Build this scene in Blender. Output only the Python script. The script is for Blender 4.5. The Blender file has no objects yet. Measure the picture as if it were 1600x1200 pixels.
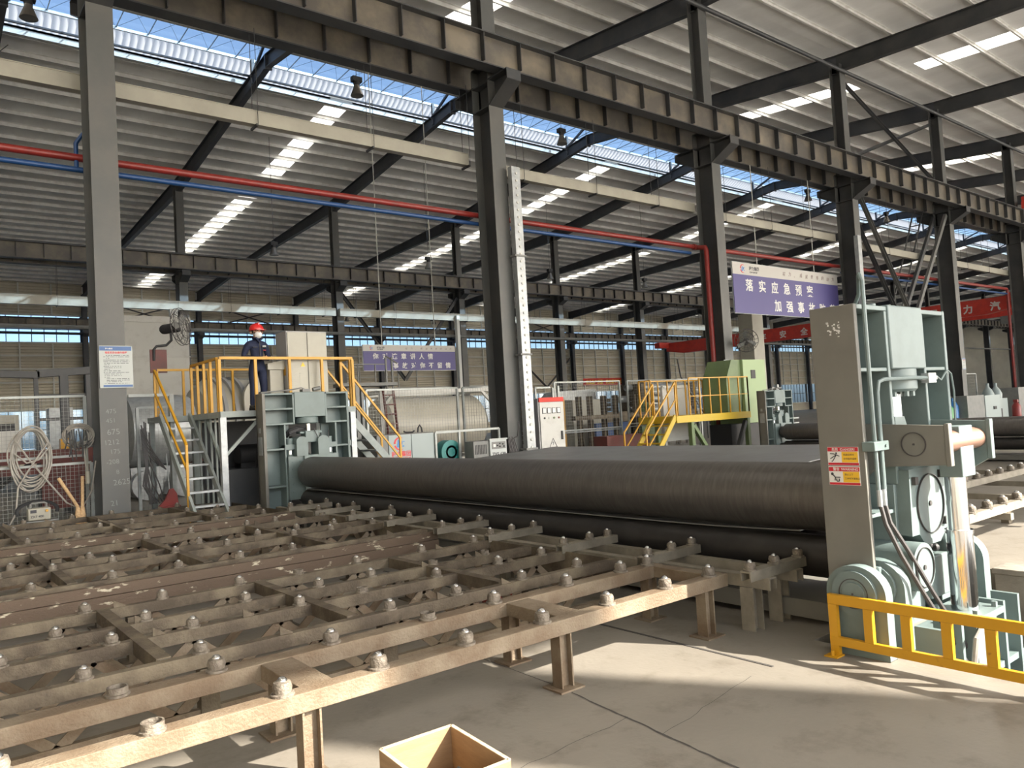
import bpy, bmesh, math, random
from mathutils import Vector, Matrix
random.seed(7)
S = bpy.context.scene
COL = S.collection

# ------------------------------------------------------------------ camera, sky, sun, exposure
cam_data = bpy.data.cameras.new('camera')
cam_data.sensor_width = 36.0
cam_data.lens = 27.085
cam_data.clip_end = 600
cam = bpy.data.objects.new('camera', cam_data)
COL.objects.link(cam)
cam.matrix_world = Matrix(((0.7822, 0.0190, -0.6228, 0), (-0.6203, -0.0692, -0.7813, 0), (-0.0580, 0.9974, -0.0423, 1.9), (0, 0, 0, 1)))
_r = Vector((0.7822, -0.6203, -0.0580)).normalized()
_b = Vector((-0.6228, -0.7813, -0.0423)).normalized()
_u = _b.cross(_r).normalized(); _r = _u.cross(_b).normalized()
cam.matrix_world = Matrix(((_r.x, _u.x, _b.x, 0), (_r.y, _u.y, _b.y, 0), (_r.z, _u.z, _b.z, 1.9), (0, 0, 0, 1)))
S.camera = cam

world = bpy.data.worlds.new('sky'); S.world = world
world.use_nodes = True
wn = world.node_tree; wn.nodes.clear()
sky = wn.nodes.new('ShaderNodeTexSky'); sky.sky_type = 'NISHITA'
sky.sun_disc = False; sky.sun_elevation = math.radians(32); sky.sun_rotation = math.radians(148.5)
sky.air_density = 1.0; sky.dust_density = 2.5; sky.ozone_density = 1.0
hsv = wn.nodes.new('ShaderNodeHueSaturation'); hsv.inputs['Saturation'].default_value = 0.55
bg = wn.nodes.new('ShaderNodeBackground'); bg.inputs['Strength'].default_value = 0.32
wo = wn.nodes.new('ShaderNodeOutputWorld')
wn.links.new(sky.outputs[0], hsv.inputs['Color']); wn.links.new(hsv.outputs[0], bg.inputs[0]); wn.links.new(bg.outputs[0], wo.inputs[0])

sun_d = bpy.data.lights.new('sun', 'SUN'); sun_d.energy = 9.3; sun_d.angle = math.radians(0.53); sun_d.color = (1.0, 0.925, 0.81)
sun = bpy.data.objects.new('sun', sun_d); COL.objects.link(sun)
SUN_TO = Vector((-0.5216 * 0.848, 0.8532 * 0.848, -0.53)).normalized()
sun.rotation_euler = SUN_TO.to_track_quat('-Z', 'Y').to_euler()
sun.location = (30, -50, 40)

S.view_settings.view_transform = 'Standard'
S.view_settings.look = 'None'
S.view_settings.exposure = 1.17
S.view_settings.gamma = 1.0
S.view_settings.use_curve_mapping = False
S.cycles.max_bounces = 9
S.cycles.diffuse_bounces = 6
S.cycles.transparent_max_bounces = 24
S.cycles.sample_clamp_indirect = 6.0
S.cycles.caustics_reflective = False
S.cycles.caustics_refractive = False

# ------------------------------------------------------------------ materials
def mat(name, col, rough=0.6, metal=0.0, col2=None, scale=3.0, lo=0.4, hi=0.65, bump=0.0, bscale=40.0, detail=6.0, stretch=None, spec=0.5):
    m = bpy.data.materials.new(name); m.use_nodes = True
    nt = m.node_tree; b = nt.nodes['Principled BSDF']
    b.inputs['Roughness'].default_value = rough; b.inputs['Metallic'].default_value = metal
    b.inputs['Specular IOR Level'].default_value = spec
    c = (*col, 1)
    b.inputs['Base Color'].default_value = c
    tc = None
    if col2 is not None or bump:
        tc = nt.nodes.new('ShaderNodeTexCoord'); mp = nt.nodes.new('ShaderNodeMapping')
        nt.links.new(tc.outputs['Object'], mp.inputs[0])
        if stretch: mp.inputs['Scale'].default_value = stretch
    if col2 is not None:
        n = nt.nodes.new('ShaderNodeTexNoise'); n.inputs['Scale'].default_value = scale; n.inputs['Detail'].default_value = detail
        n.inputs['Roughness'].default_value = 0.62
        nt.links.new(mp.outputs[0], n.inputs['Vector'])
        r = nt.nodes.new('ShaderNodeValToRGB')
        r.color_ramp.elements[0].position = lo; r.color_ramp.elements[0].color = c
        r.color_ramp.elements[1].position = hi; r.color_ramp.elements[1].color = (*col2, 1)
        nt.links.new(n.outputs['Fac'], r.inputs[0]); nt.links.new(r.outputs[0], b.inputs['Base Color'])
    if bump:
        n2 = nt.nodes.new('ShaderNodeTexNoise'); n2.inputs['Scale'].default_value = bscale; n2.inputs['Detail'].default_value = 4
        nt.links.new(mp.outputs[0], n2.inputs['Vector'])
        bp = nt.nodes.new('ShaderNodeBump'); bp.inputs['Strength'].default_value = bump; bp.inputs['Distance'].default_value = 0.02
        nt.links.new(n2.outputs['Fac'], bp.inputs['Height']); nt.links.new(bp.outputs[0], b.inputs['Normal'])
    return m

M = {}
M['col'] = mat('column grey paint', (.085, .089, .087), .5, 0, (.108, .106, .1), 1.2)
M['dark'] = mat('dark steel paint', (.036, .039, .044), .5, 0, (.062, .062, .062), .9)
M['girder'] = mat('girder web paint', (.11, .10, .088), .36, .25, (.22, .19, .145), .8, .42, .66)
M['rafter'] = mat('rafter blue grey paint', (.045, .05, .062), .5, 0, (.075, .078, .085), .7)
M['purlin'] = mat('galvanised purlin', (.75, .75, .73), .42, .1, (.58, .57, .55), 2)
M['insul'] = mat('roof underside foil', (.87, .88, .89), .5, .0, (.70, .705, .71), .55, .35, .7, .55, 1.6, 5, (1, .35, 1))
M['wallsheet'] = mat('beige wall sheeting', (.74, .69, .58), .5, 0, (.56, .52, .43), .25, .35, .7)
M['girt'] = mat('pale wall rail', (.72, .73, .70), .5, 0)
M['white'] = mat('white paint', (.52, .52, .49), .45, 0, (.42, .41, .38), 2, .5, .75)
M['tray'] = mat('cable tray cream steel', (.36, .345, .29), .4, .2, (.30, .285, .24), 1)
M['red'] = mat('red pipe paint', (.25, .022, .018), .4, 0, (.18, .02, .016), 3)
M['crane'] = mat('crane red paint', (.62, .05, .03), .45, 0, (.48, .04, .03), 2)
M['blue'] = mat('blue pipe paint', (.014, .06, .19), .4, 0)
M['galv'] = mat('galvanised sheet', (.40, .42, .43), .42, .4, (.30, .32, .33), 6)
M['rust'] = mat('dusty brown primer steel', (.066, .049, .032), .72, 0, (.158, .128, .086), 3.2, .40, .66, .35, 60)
M['rust2'] = mat('worn brown girder face', (.10, .068, .045), .7, 0, (.50, .45, .34), 5, .60, .66, .3, 40, 8, (1, 1, 2.5))
M['rustlit'] = mat('brown primer steel', (.135, .094, .058), .68, 0, (.205, .165, .115), 3.5, .4, .65, .35, 60)  # lighter copy of the brown steel, sunlight put into the colour
M['infeed'] = mat('bare dusty channel', (.17, .15, .115), .65, .1, (.25, .225, .18), 4)
M['ball'] = mat('ball socket steel', (.13, .108, .085), .6, .2, (.21, .182, .145), 14, .4, .6, .5, 60)
M['steel'] = mat('polished steel', (.62, .62, .62), .2, 1.0)
M['mach'] = mat('machine pale green paint', (.15, .195, .192), .45, 0, (.12, .156, .153), 2.2, .45, .7)
M['machside'] = mat('machine side paint with bounce tint', (.17, .165, .145), .5, 0, (.13, .125, .11), 1.6, .35, .7)  # shade with warm floor bounce, plus dirt, put into the side-face colour
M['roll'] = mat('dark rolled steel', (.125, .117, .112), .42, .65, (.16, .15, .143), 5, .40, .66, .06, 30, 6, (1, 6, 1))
M['rollshade'] = mat('lower roll steel with painted shade', (.045, .042, .041), .42, .6, (.06, .056, .053), 4)  # darkened: shade below the top roll and sheet is put into the colour
M['plate'] = mat('blue grey plate steel', (.20, .205, .205), .5, .4, (.15, .15, .15), 1.0, .4, .7)
M['platedark'] = mat('mill scale plate', (.05, .05, .053), .45, .5, (.075, .072, .07), 2)
M['chrome'] = mat('chrome rod', (.80, .81, .82), .14, 1.0)
M['copper'] = mat('bronze roller', (.55, .33, .25), .35, .8)
M['yellow'] = mat('yellow rail paint', (.56, .29, .015), .42, 0, (.44, .22, .012), 4, .55, .8)
M['barrier'] = mat('yellow barrier paint', (.54, .27, .01), .4, 0, (.30, .13, .02), 9, .66, .72)
M['ochre'] = mat('ochre deck edge paint', (.55, .38, .02), .45)
M['deckgrey'] = mat('grey green platform paint', (.25, .29, .28), .5, 0, (.33, .36, .35), 3)
M['cabinet'] = mat('cream cabinet paint', (.36, .345, .285), .4, 0, (.32, .305, .25), 1.5)
M['cabside'] = mat('grey cabinet paint', (.33, .33, .33), .45)
M['greybox'] = mat('grey box paint', (.16, .165, .16), .5, 0, (.2, .2, .19), 3)
M['palebox'] = mat('pale grey green cabinet', (.29, .345, .345), .4)
M['green'] = mat('green machine paint', (.14, .20, .085), .5, 0, (.11, .16, .07), 2)
M['lgreen'] = mat('light green machine paint', (.30, .40, .21), .5)
M['black'] = mat('black rubber', (.018, .018, .02), .55)
M['hose'] = mat('grey hose rubber', (.30, .28, .25), .5, 0, (.38, .36, .32), 6)
M['cable'] = mat('dark cable', (.05, .045, .045), .5)
M['wire'] = mat('mesh wire', (.27, .28, .27), .45, .3)
M['fence'] = mat('fence frame grey', (.36, .38, .37), .45, .2, (.28, .30, .29), 4)
M['straw'] = mat('broom straw', (.62, .43, .24), .8, 0, (.46, .30, .16), 30)
M['ply'] = mat('plywood', (.31, .20, .105), .65, 0, (.22, .135, .07), 2.4, .42, .68, .1, 30, 6, (1, 1, 6))
M['plyedge'] = mat('raw plywood edge', (.55, .45, .31), .7, 0, (.40, .31, .2), 30)
M['navy'] = mat('navy coverall cloth', (.007, .012, .04), .8, 0, (.011, .018, .05), 8, .4, .6, .4, 25)
M['skin'] = mat('skin', (.50, .29, .20), .55)
M['hair'] = mat('black hair', (.015, .013, .012), .6)
M['helmet'] = mat('red helmet plastic', (.58, .02, .02), .25)
M['mask'] = mat('white mask cloth', (.80, .80, .78), .8)
M['glove'] = mat('beige glove cloth', (.55, .45, .34), .85)
M['banner'] = mat('violet banner print', (.075, .065, .22), .5)
M['bannertop'] = mat('pale banner print', (.50, .485, .46), .5)
M['signwhite'] = mat('sign white', (.43, .46, .45), .45)
M['signblue'] = mat('sign blue', (.05, .12, .30), .45)
M['textwhite'] = mat('white lettering', (.70, .70, .68), .5)
M['textred'] = mat('red lettering', (.62, .04, .05), .5)
M['textblue'] = mat('blue lettering', (.03, .20, .55), .5)
M['textdark'] = mat('dark lettering', (.04, .04, .05), .5)
M['textyellow'] = mat('yellow lettering', (.85, .55, .05), .5)
M['chalk'] = mat('chalk', (.27, .28, .275), .9)
M['dangerred'] = mat('label red', (.50, .015, .03), .4)
M['dangeryellow'] = mat('label yellow', (.75, .45, .03), .4)
M['redbanner'] = mat('red banner cloth', (.60, .04, .025), .6)
M['tank'] = mat('cream tank paint', (.50, .475, .40), .35, 0, (.42, .395, .33), .8)
M['maroon'] = mat('dark red trailer paint', (.13, .03, .025), .55, 0, (.09, .03, .025), 4)
M['teal'] = mat('teal paint', (.02, .20, .19), .45)
M['gasblue'] = mat('blue cylinder paint', (.03, .16, .42), .4)
M['gasgreen'] = mat('green hose', (.10, .35, .12), .45)
M['lamp'] = mat('lamp shade metal', (.22, .20, .18), .4, .6)
M['groundbounce'] = mat('outside ground', (.66, .645, .61), .9, 0, (.58, .57, .54), .2)  # brightness raised so the ground bounces sunlight onto the near roof
M['pit'] = mat('old concrete', (.25, .225, .185), .9, 0, (.17, .15, .125), 1.8, .4, .65, .6, 12)
M['pitshade'] = mat('pit concrete with painted shade', (.085, .078, .068), .9, 0, (.14, .13, .11), 2)  # lining darkened, shade of the pit recess put into the colour
M['crack'] = mat('floor joint dirt', (.055, .05, .045), .9)

def floor_mat():
    m = mat('polished concrete floor', (.225, .203, .17), .55, 0, (.172, .155, .13), .5, .35, .7, .12, 25)
    nt = m.node_tree; b = nt.nodes['Principled BSDF']
    src = b.inputs['Base Color'].links[0].from_socket
    tc = [n for n in nt.nodes if n.type == 'TEX_COORD'][0]
    n = nt.nodes.new('ShaderNodeTexNoise'); n.inputs['Scale'].default_value = 2.3; n.inputs['Detail'].default_value = 9; n.inputs['Roughness'].default_value = .7
    nt.links.new(tc.outputs['Object'], n.inputs['Vector'])
    r = nt.nodes.new('ShaderNodeValToRGB'); r.color_ramp.elements[0].position = .52; r.color_ramp.elements[0].color = (1, 1, 1, 1)
    r.color_ramp.elements[1].position = .74; r.color_ramp.elements[1].color = (.62, .59, .55, 1)
    nt.links.new(n.outputs['Fac'], r.inputs[0])
    mx = nt.nodes.new('ShaderNodeMix'); mx.data_type = 'RGBA'; mx.blend_type = 'MULTIPLY'; mx.inputs[0].default_value = 1
    nt.links.new(src, mx.inputs[6]); nt.links.new(r.outputs[0], mx.inputs[7])
    nt.links.new(mx.outputs[2], b.inputs['Base Color'])
    return m
M['floor'] = floor_mat()

def glass_mat(name='pale window glass', tint=(.86, .93, 1)):
    m = bpy.data.materials.new(name); m.use_nodes = True; nt = m.node_tree; nt.nodes.clear()
    t = nt.nodes.new('ShaderNodeBsdfTransparent'); t.inputs[0].default_value = (*tint, 1)
    g = nt.nodes.new('ShaderNodeBsdfGlossy'); g.inputs['Roughness'].default_value = .05
    mx = nt.nodes.new('ShaderNodeMixShader'); mx.inputs[0].default_value = .06
    o = nt.nodes.new('ShaderNodeOutputMaterial')
    nt.links.new(t.outputs[0], mx.inputs[1]); nt.links.new(g.outputs[0], mx.inputs[2]); nt.links.new(mx.outputs[0], o.inputs[0])
    return m
M['glass'] = glass_mat()
M['ridgeglass'] = glass_mat('blue tinted ridge glazing', (.20, .29, .40))
M['winglass'] = glass_mat('dusty window glass', (.50, .60, .70))

def translucent_mat(name, col, tr=.8):
    m = bpy.data.materials.new(name); m.use_nodes = True; nt = m.node_tree; nt.nodes.clear()
    t = nt.nodes.new('ShaderNodeBsdfTranslucent'); t.inputs[0].default_value = (*col, 1)
    g = nt.nodes.new('ShaderNodeBsdfDiffuse'); g.inputs[0].default_value = (*col, 1)
    mx = nt.nodes.new('ShaderNodeMixShader'); mx.inputs[0].default_value = 1 - tr
    o = nt.nodes.new('ShaderNodeOutputMaterial')
    nt.links.new(t.outputs[0], mx.inputs[1]); nt.links.new(g.outputs[0], mx.inputs[2]); nt.links.new(mx.outputs[0], o.inputs[0])
    return m
M['skylight'] = translucent_mat('translucent roof sheet', (.93, .92, .88), .88)
M['ridgesheet'] = translucent_mat('milky ridge sheet', (.42, .44, .46), .55)

# ------------------------------------------------------------------ mesh helpers
class MB:
    def __init__(s): s.v = []; s.f = []; s.mi = []; s.sm = []
    def add(s, vs, fs, m=0, smooth=False):
        o = len(s.v); s.v += [Vector(v) for v in vs]
        for f in fs: s.f.append([i + o for i in f]); s.mi.append(m); s.sm.append(smooth)
        return s
    def box(s, x0, x1, y0, y1, z0, z1, m=0):
        return s.add([(x0, y0, z0), (x1, y0, z0), (x1, y1, z0), (x0, y1, z0), (x0, y0, z1), (x1, y0, z1), (x1, y1, z1), (x0, y1, z1)],
                     [(3, 2, 1, 0), (4, 5, 6, 7), (0, 1, 5, 4), (1, 2, 6, 5), (2, 3, 7, 6), (3, 0, 4, 7)], m)
    def prof(s, pts, p0, p1, up=(0, 0, 1), m=0, smooth=False, caps=True):
        """extrude a closed 2D outline (side, up) from p0 to p1"""
        p0 = Vector(p0); p1 = Vector(p1); d = (p1 - p0).normalized(); up = Vector(up)
        side = d.cross(up)
        if side.length < 1e-5: side = d.cross(Vector((0, 1, 0)))
        side.normalize(); u = side.cross(d).normalized(); n = len(pts)
        vs = [p0 + side * a + u * b for a, b in pts] + [p1 + side * a + u * b for a, b in pts]
        fs = [(i, (i + 1) % n, n + (i + 1) % n, n + i) for i in range(n)]
        s.add(vs, fs, m, smooth)
        if caps: s.add(vs, [tuple(range(n))[::-1], tuple(range(n, 2 * n))], m)
        return s
    def bar(s, p0, p1, w, h=None, up=(0, 0, 1), m=0):
        h = h or w
        return s.prof([(-w / 2, -h / 2), (w / 2, -h / 2), (w / 2, h / 2), (-w / 2, h / 2)], p0, p1, up, m)
    def cyl(s, p0, p1, r, n=20, m=0, r2=None, caps=True, smooth=True):
        p0 = Vector(p0); p1 = Vector(p1); d = (p1 - p0).normalized(); r2 = r if r2 is None else r2
        a = d.orthogonal().normalized(); b = d.cross(a)
        cs = [(math.cos(2 * math.pi * i / n), math.sin(2 * math.pi * i / n)) for i in range(n)]
        vs = [p0 + (a * c + b * t) * r for c, t in cs] + [p1 + (a * c + b * t) * r2 for c, t in cs]
        s.add(vs, [(i, (i + 1) % n, n + (i + 1) % n, n + i) for i in range(n)], m, smooth)
        if caps: s.add(vs, [tuple(range(n))[::-1], tuple(range(n, 2 * n))], m)
        return s
    def ring(s, p0, p1, r, ri, n=20, m=0):
        p0 = Vector(p0); p1 = Vector(p1); d = (p1 - p0).normalized(); a = d.orthogonal().normalized(); b = d.cross(a)
        vs = []
        for p, q in ((p0, r), (p1, r), (p1, ri), (p0, ri)):
            vs += [p + (a * math.cos(2 * math.pi * i / n) + b * math.sin(2 * math.pi * i / n)) * q for i in range(n)]
        fs = []
        for k in range(4):
            k2 = (k + 1) % 4
            fs += [(k * n + i, k * n + (i + 1) % n, k2 * n + (i + 1) % n, k2 * n + i) for i in range(n)]
        return s.add(vs, fs, m, False)
    def tube(s, pts, r, n=8, m=0, closed=False):
        pts = [Vector(p) for p in pts]; N = len(pts); vs = []; prev = None
        for i, p in enumerate(pts):
            if closed: d = pts[(i + 1) % N] - pts[i - 1]
            else: d = pts[min(i + 1, N - 1)] - pts[max(i - 1, 0)]
            d.normalize()
            a = d.orthogonal() if prev is None else (prev - d * prev.dot(d))
            if a.length < 1e-6: a = d.orthogonal()
            a.normalize(); prev = a; b = d.cross(a)
            vs += [p + (a * math.cos(2 * math.pi * k / n) + b * math.sin(2 * math.pi * k / n)) * r for k in range(n)]
        fs = []
        for i in range(N if closed else N - 1):
            j = (i + 1) % N
            fs += [(i * n + k, i * n + (k + 1) % n, j * n + (k + 1) % n, j * n + k) for k in range(n)]
        s.add(vs, fs, m, True)
        if not closed: s.add(vs, [tuple(range(n))[::-1], tuple(range((N - 1) * n, N * n))], m)
        return s
    def lathe(s, prof, c, axis=(0, 0, 1), n=24, m=0, smooth=True):
        c = Vector(c); d = Vector(axis).normalized(); a = d.orthogonal().normalized(); b = d.cross(a); vs = []
        for r, h in prof: vs += [c + d * h + (a * math.cos(2 * math.pi * k / n) + b * math.sin(2 * math.pi * k / n)) * max(r, 1e-4) for k in range(n)]
        fs = []
        for i in range(len(prof) - 1): fs += [(i * n + k, i * n + (k + 1) % n, (i + 1) * n + (k + 1) % n, (i + 1) * n + k) for k in range(n)]
        s.add(vs, fs, m, smooth)
        return s.add(vs, [tuple(range(n))[::-1], tuple(range((len(prof) - 1) * n, len(prof) * n))], m)
    def sphere(s, c, r, n=12, m=0, sz=1.0):
        k = max(5, n // 2 + 1)
        return s.lathe([(r * math.sin(math.pi * i / k), -r * sz * math.cos(math.pi * i / k)) for i in range(k + 1)], c, (0, 0, 1), n, m)
    def poly(s, pts, axis, a, b, m=0):
        """extrude a 2D outline along a world axis: 'x' -> pts are (y,z), 'y' -> (x,z), 'z' -> (x,y)"""
        n = len(pts)
        def P(p, t): return {'x': (t, p[0], p[1]), 'y': (p[0], t, p[1]), 'z': (p[0], p[1], t)}[axis]
        vs = [P(p, a) for p in pts] + [P(p, b) for p in pts]
        s.add(vs, [(i, (i + 1) % n, n + (i + 1) % n, n + i) for i in range(n)], m)
        return s.add(vs, [tuple(range(n))[::-1], tuple(range(n, 2 * n))], m)
    def ibeam(s, p0, p1, h, w, tf=.03, tw=.02, up=(0, 0, 1), m=0, mweb=None):
        H = h / 2; W = w / 2; t = tw / 2
        if mweb is None:
            return s.prof([(-W, -H), (W, -H), (W, -H + tf), (t, -H + tf), (t, H - tf), (W, H - tf), (W, H), (-W, H), (-W, H - tf), (-t, H - tf), (-t, -H + tf), (-W, -H + tf)], p0, p1, up, m)
        s.prof([(-W, -H), (W, -H), (W, -H + tf), (-W, -H + tf)], p0, p1, up, m)
        s.prof([(-W, H - tf), (W, H - tf), (W, H), (-W, H)], p0, p1, up, m)
        return s.prof([(-t, -H + tf), (t, -H + tf), (t, H - tf), (-t, H - tf)], p0, p1, up, mweb)
    def channel(s, p0, p1, h, w, t=.01, up=(0, 0, 1), m=0, flip=1):
        H = h / 2; W = w / 2
        return s.prof([(flip * a, b) for a, b in [(-W, -H), (W, -H), (W, -H + t), (-W + t, -H + t), (-W + t, H - t), (W, H - t), (W, H), (-W, H)]], p0, p1, up, m)

def link(name, me, parent=None):
    o = bpy.data.objects.new(name, me); COL.objects.link(o)
    if parent: o.parent = parent
    return o
def origin(o):
    p = Vector((0, 0, 0))
    while o is not None: p += o.location; o = o.parent
    return p
def build(name, mb, mats, parent=None, label=None, kind=None, at=None, bevel=0.0):
    """one mesh object; vertices are given in place and stored relative to the parent's position (or to `at`)"""
    off = origin(parent) if parent else (Vector(at) if at else Vector((0, 0, 0)))
    me = bpy.data.meshes.new(name)
    me.from_pydata([tuple(v - off) for v in mb.v], [], mb.f)
    for mm in (mats if isinstance(mats, (list, tuple)) else [mats]): me.materials.append(M[mm])
    me.polygons.foreach_set('material_index', mb.mi); me.polygons.foreach_set('use_smooth', mb.sm)
    me.update()
    bm = bmesh.new(); bm.from_mesh(me); bmesh.ops.recalc_face_normals(bm, faces=bm.faces); bm.to_mesh(me); bm.free()
    try: me.set_sharp_from_angle(angle=math.radians(40))
    except Exception: pass
    o = link(name, me, parent)
    if at and not parent: o.location = at
    if bevel:
        b = o.modifiers.new('bevel', 'BEVEL'); b.width = bevel; b.segments = 2; b.limit_method = 'ANGLE'
    if label: o['label'] = label
    if kind: o['kind'] = kind
    return o
def tag(o, label, cat, group=None, kind=None):
    o['label'] = label; o['category'] = cat
    if group: o['group'] = group
    if kind: o['kind'] = kind
    return o
def thing(name, label, cat, loc=(0, 0, 0), group=None, kind=None):
    o = bpy.data.objects.new(name, None); COL.objects.link(o); o.location = loc; o.empty_display_size = .2
    return tag(o, label, cat, group, kind)
def solo(name, mb, mats, label, cat, at=(0, 0, 0), group=None, kind=None, bevel=0.0):
    return tag(build(name, mb, mats, None, at=at, bevel=bevel), label, cat, group, kind)
def dup_tree(o, parent=None):
    c = o.copy(); COL.objects.link(c)
    if parent: c.parent = parent
    for ch in [x for x in o.children]: dup_tree(ch, c)
    return c
def text(name, s, size, pos, right, up, m, parent, depth=.003, bold=0.0, align='LEFT', width=None, label=None):
    cu = bpy.data.curves.new(name, 'FONT'); cu.body = s; cu.size = size; cu.extrude = depth; cu.offset = bold; cu.align_x = align
    cu.resolution_u = 3
    t = bpy.data.objects.new(name, cu); COL.objects.link(t)
    dg = bpy.context.evaluated_depsgraph_get(); dg.update()
    me = bpy.data.meshes.new_from_object(t.evaluated_get(dg))
    bpy.data.objects.remove(t); bpy.data.curves.remove(cu)
    r = Vector(right).normalized(); u = Vector(up).normalized(); n = r.cross(u)
    k = 1.0
    if width and len(me.vertices):
        xs = [v.co.x for v in me.vertices]; k = width / max(1e-6, max(xs) - min(xs))
    off = origin(parent); p = Vector(pos) - off
    for v in me.vertices: c = v.co.copy(); v.co = p + r * c.x * k + u * c.y + n * c.z
    me.materials.clear(); me.materials.append(M[m]); me.update()
    o = link(name, me, parent)
    if label: o['label'] = label
    return o
ORD = ['first', 'second', 'third', 'fourth', 'fifth', 'sixth', 'seventh', 'eighth', 'ninth', 'tenth', 'eleventh', 'twelfth', 'thirteenth', 'fourteenth', 'fifteenth', 'sixteenth', 'seventeenth', 'eighteenth', 'nineteenth', 'twentieth', 'twenty-first', 'twenty-second', 'twenty-third', 'twenty-fourth', 'twenty-fifth']
# ------------------------------------------------------------------ the hall
YA, YB, YC, YR, YF = 17.3, 48.3, 80.0, 33.4, -14.0
X0, BAY, NB = 3.33, 10.15, 19
XL, XR = -13.0, X0 + BAY * 18.4
PROF = [(YF, 16.0), (YA, 17.7), (YR, 19.3), (YB, 17.7), (YC, 16.4)]
def roof_z(y):
    for (a, za), (b, zb) in zip(PROF, PROF[1:]):
        if a <= y <= b: return za + (zb - za) * (y - a) / (b - a)
    return PROF[0][1]
GX = [X0 + BAY * n for n in range(-1, NB)]
def lab(o, l, c, k='structure', g=None): return tag(o, l, c, g, k)

# floor with the machine pit left open
PX0, PX1, PY0, PY1 = 5.62, 9.0, -2.0, 3.42
mb = MB()
xs = [XL, PX0, PX1, XR]; ys = [YF, PY0, PY1, YC]
for i in range(3):
    for j in range(3):
        if i == 1 and j == 1: continue
        mb.box(xs[i], xs[i + 1], ys[j], ys[j + 1], -.3, 0)
lab(build('floor', mb, 'floor'), 'wide dusty concrete floor of the workshop hall', 'floor')
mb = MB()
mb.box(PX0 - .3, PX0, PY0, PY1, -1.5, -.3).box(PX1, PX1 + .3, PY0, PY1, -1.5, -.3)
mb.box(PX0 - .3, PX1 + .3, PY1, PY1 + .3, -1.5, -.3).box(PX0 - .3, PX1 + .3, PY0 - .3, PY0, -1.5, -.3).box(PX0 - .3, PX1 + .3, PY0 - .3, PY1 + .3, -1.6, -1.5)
lab(build('trim_1', mb, 'pitshade'), 'rough concrete lining of the pit below the near machine frame', 'pit')
mb = MB().box(PX1 - .12, PX1, PY0, 3.3, -1.5, -.5).box(PX1 - .09, PX1, PY0, 3.3, -.49, -.02).box(PX1 - .1, PX1 + .25, PY0, 3.32, -.03, 0.03)
lab(build('trim_2', mb, 'pit', bevel=.01), 'cracked concrete block ledge on the pit edge behind the yellow barrier', 'ledge')
mb = MB().box(-300, 500, -300, YF, -.4, -.02).box(-300, 500, YC, 400, -.4, -.02).box(-300, XL, YF, YC, -.4, -.02).box(XR, 500, YF, YC, -.4, -.02)
lab(build('ground', mb, 'groundbounce'), 'open ground outside the hall, made pale to bounce sunlight inside', 'ground')
# saw cuts in the floor
def crack(pts, w=.012):
    m_ = MB()
    for (a, b), (c, d) in zip(pts, pts[1:]):
        v = Vector((c - a, d - b, 0)); n = Vector((-v.y, v.x, 0)).normalized() * w * random.uniform(.35, .7)
        m_.add([(a - n.x, b - n.y, .002), (c - n.x, d - n.y, .002), (c + n.x, d + n.y, .002), (a + n.x, b + n.y, .002)], [(0, 1, 2, 3)])
    return m_
def wob(a, b, n, amp):
    return [(a[0] + (b[0] - a[0]) * t / n + random.uniform(-amp, amp), a[1] + (b[1] - a[1]) * t / n + random.uniform(-amp, amp)) for t in range(n + 1)]
fl = bpy.data.objects['floor']
build('floor_joint', crack(wob((3.55, 4.0), (3.35, 2.2), 26, .006)), 'crack', fl)
build('floor_joint', crack(wob((3.57, 4.02), (3.7, 16.0), 40, .006), .008), 'crack', fl)
build('floor_joint', crack(wob((2.2, 3.35), (3.5, 3.42), 14, .012), .004), 'crack', fl)
build('floor_joint', crack(wob((3.45, 3.1), (4.6, 3.3), 12, .012), .003), 'crack', fl)
build('floor_groove', MB().box(4.86, 4.885, 3.3, 9.0, 0, .004), 'crack', fl)

# roof sheets with openings for the skylights
SKW = 1.25
strips = [x + BAY / 2 for x in GX[:-1]]
xcuts = [XL]
for x in strips: xcuts += [x - SKW / 2, x + SKW / 2]
xcuts.append(XR)
spans = [(YF, -12.5, 0), (-12.5, 15.8, 1), (15.8, YA, 0), (YA, 19.0, 0), (19.0, 32.6, 1), (32.6, 33.2, 0), (36.3, 46.6, 1), (46.6, 50.5, 0), (50.5, 78.6, 1), (78.6, YC + .3, 0)]
mb = MB()
for ya, yb, sk in spans:
    for i in range(len(xcuts) - 1):
        if sk and i % 4 == 1: continue
        x0, x1 = xcuts[i], xcuts[i + 1]
        za, zb = roof_z(ya), roof_z(min(yb, YC)); t = .1
        mb.add([(x0, ya, za), (x1, ya, za), (x1, yb, zb), (x0, yb, zb), (x0, ya, za + t), (x1, ya, za + t), (x1, yb, zb + t), (x0, yb, zb + t)],
               [(3, 2, 1, 0), (4, 5, 6, 7), (0, 1, 5, 4), (1, 2, 6, 5), (2, 3, 7, 6), (3, 0, 4, 7)])
lab(build('ceiling', mb, 'insul'), 'pitched grey sheet roof with wrinkled insulation under the purlins', 'ceiling')
k = 0
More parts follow.
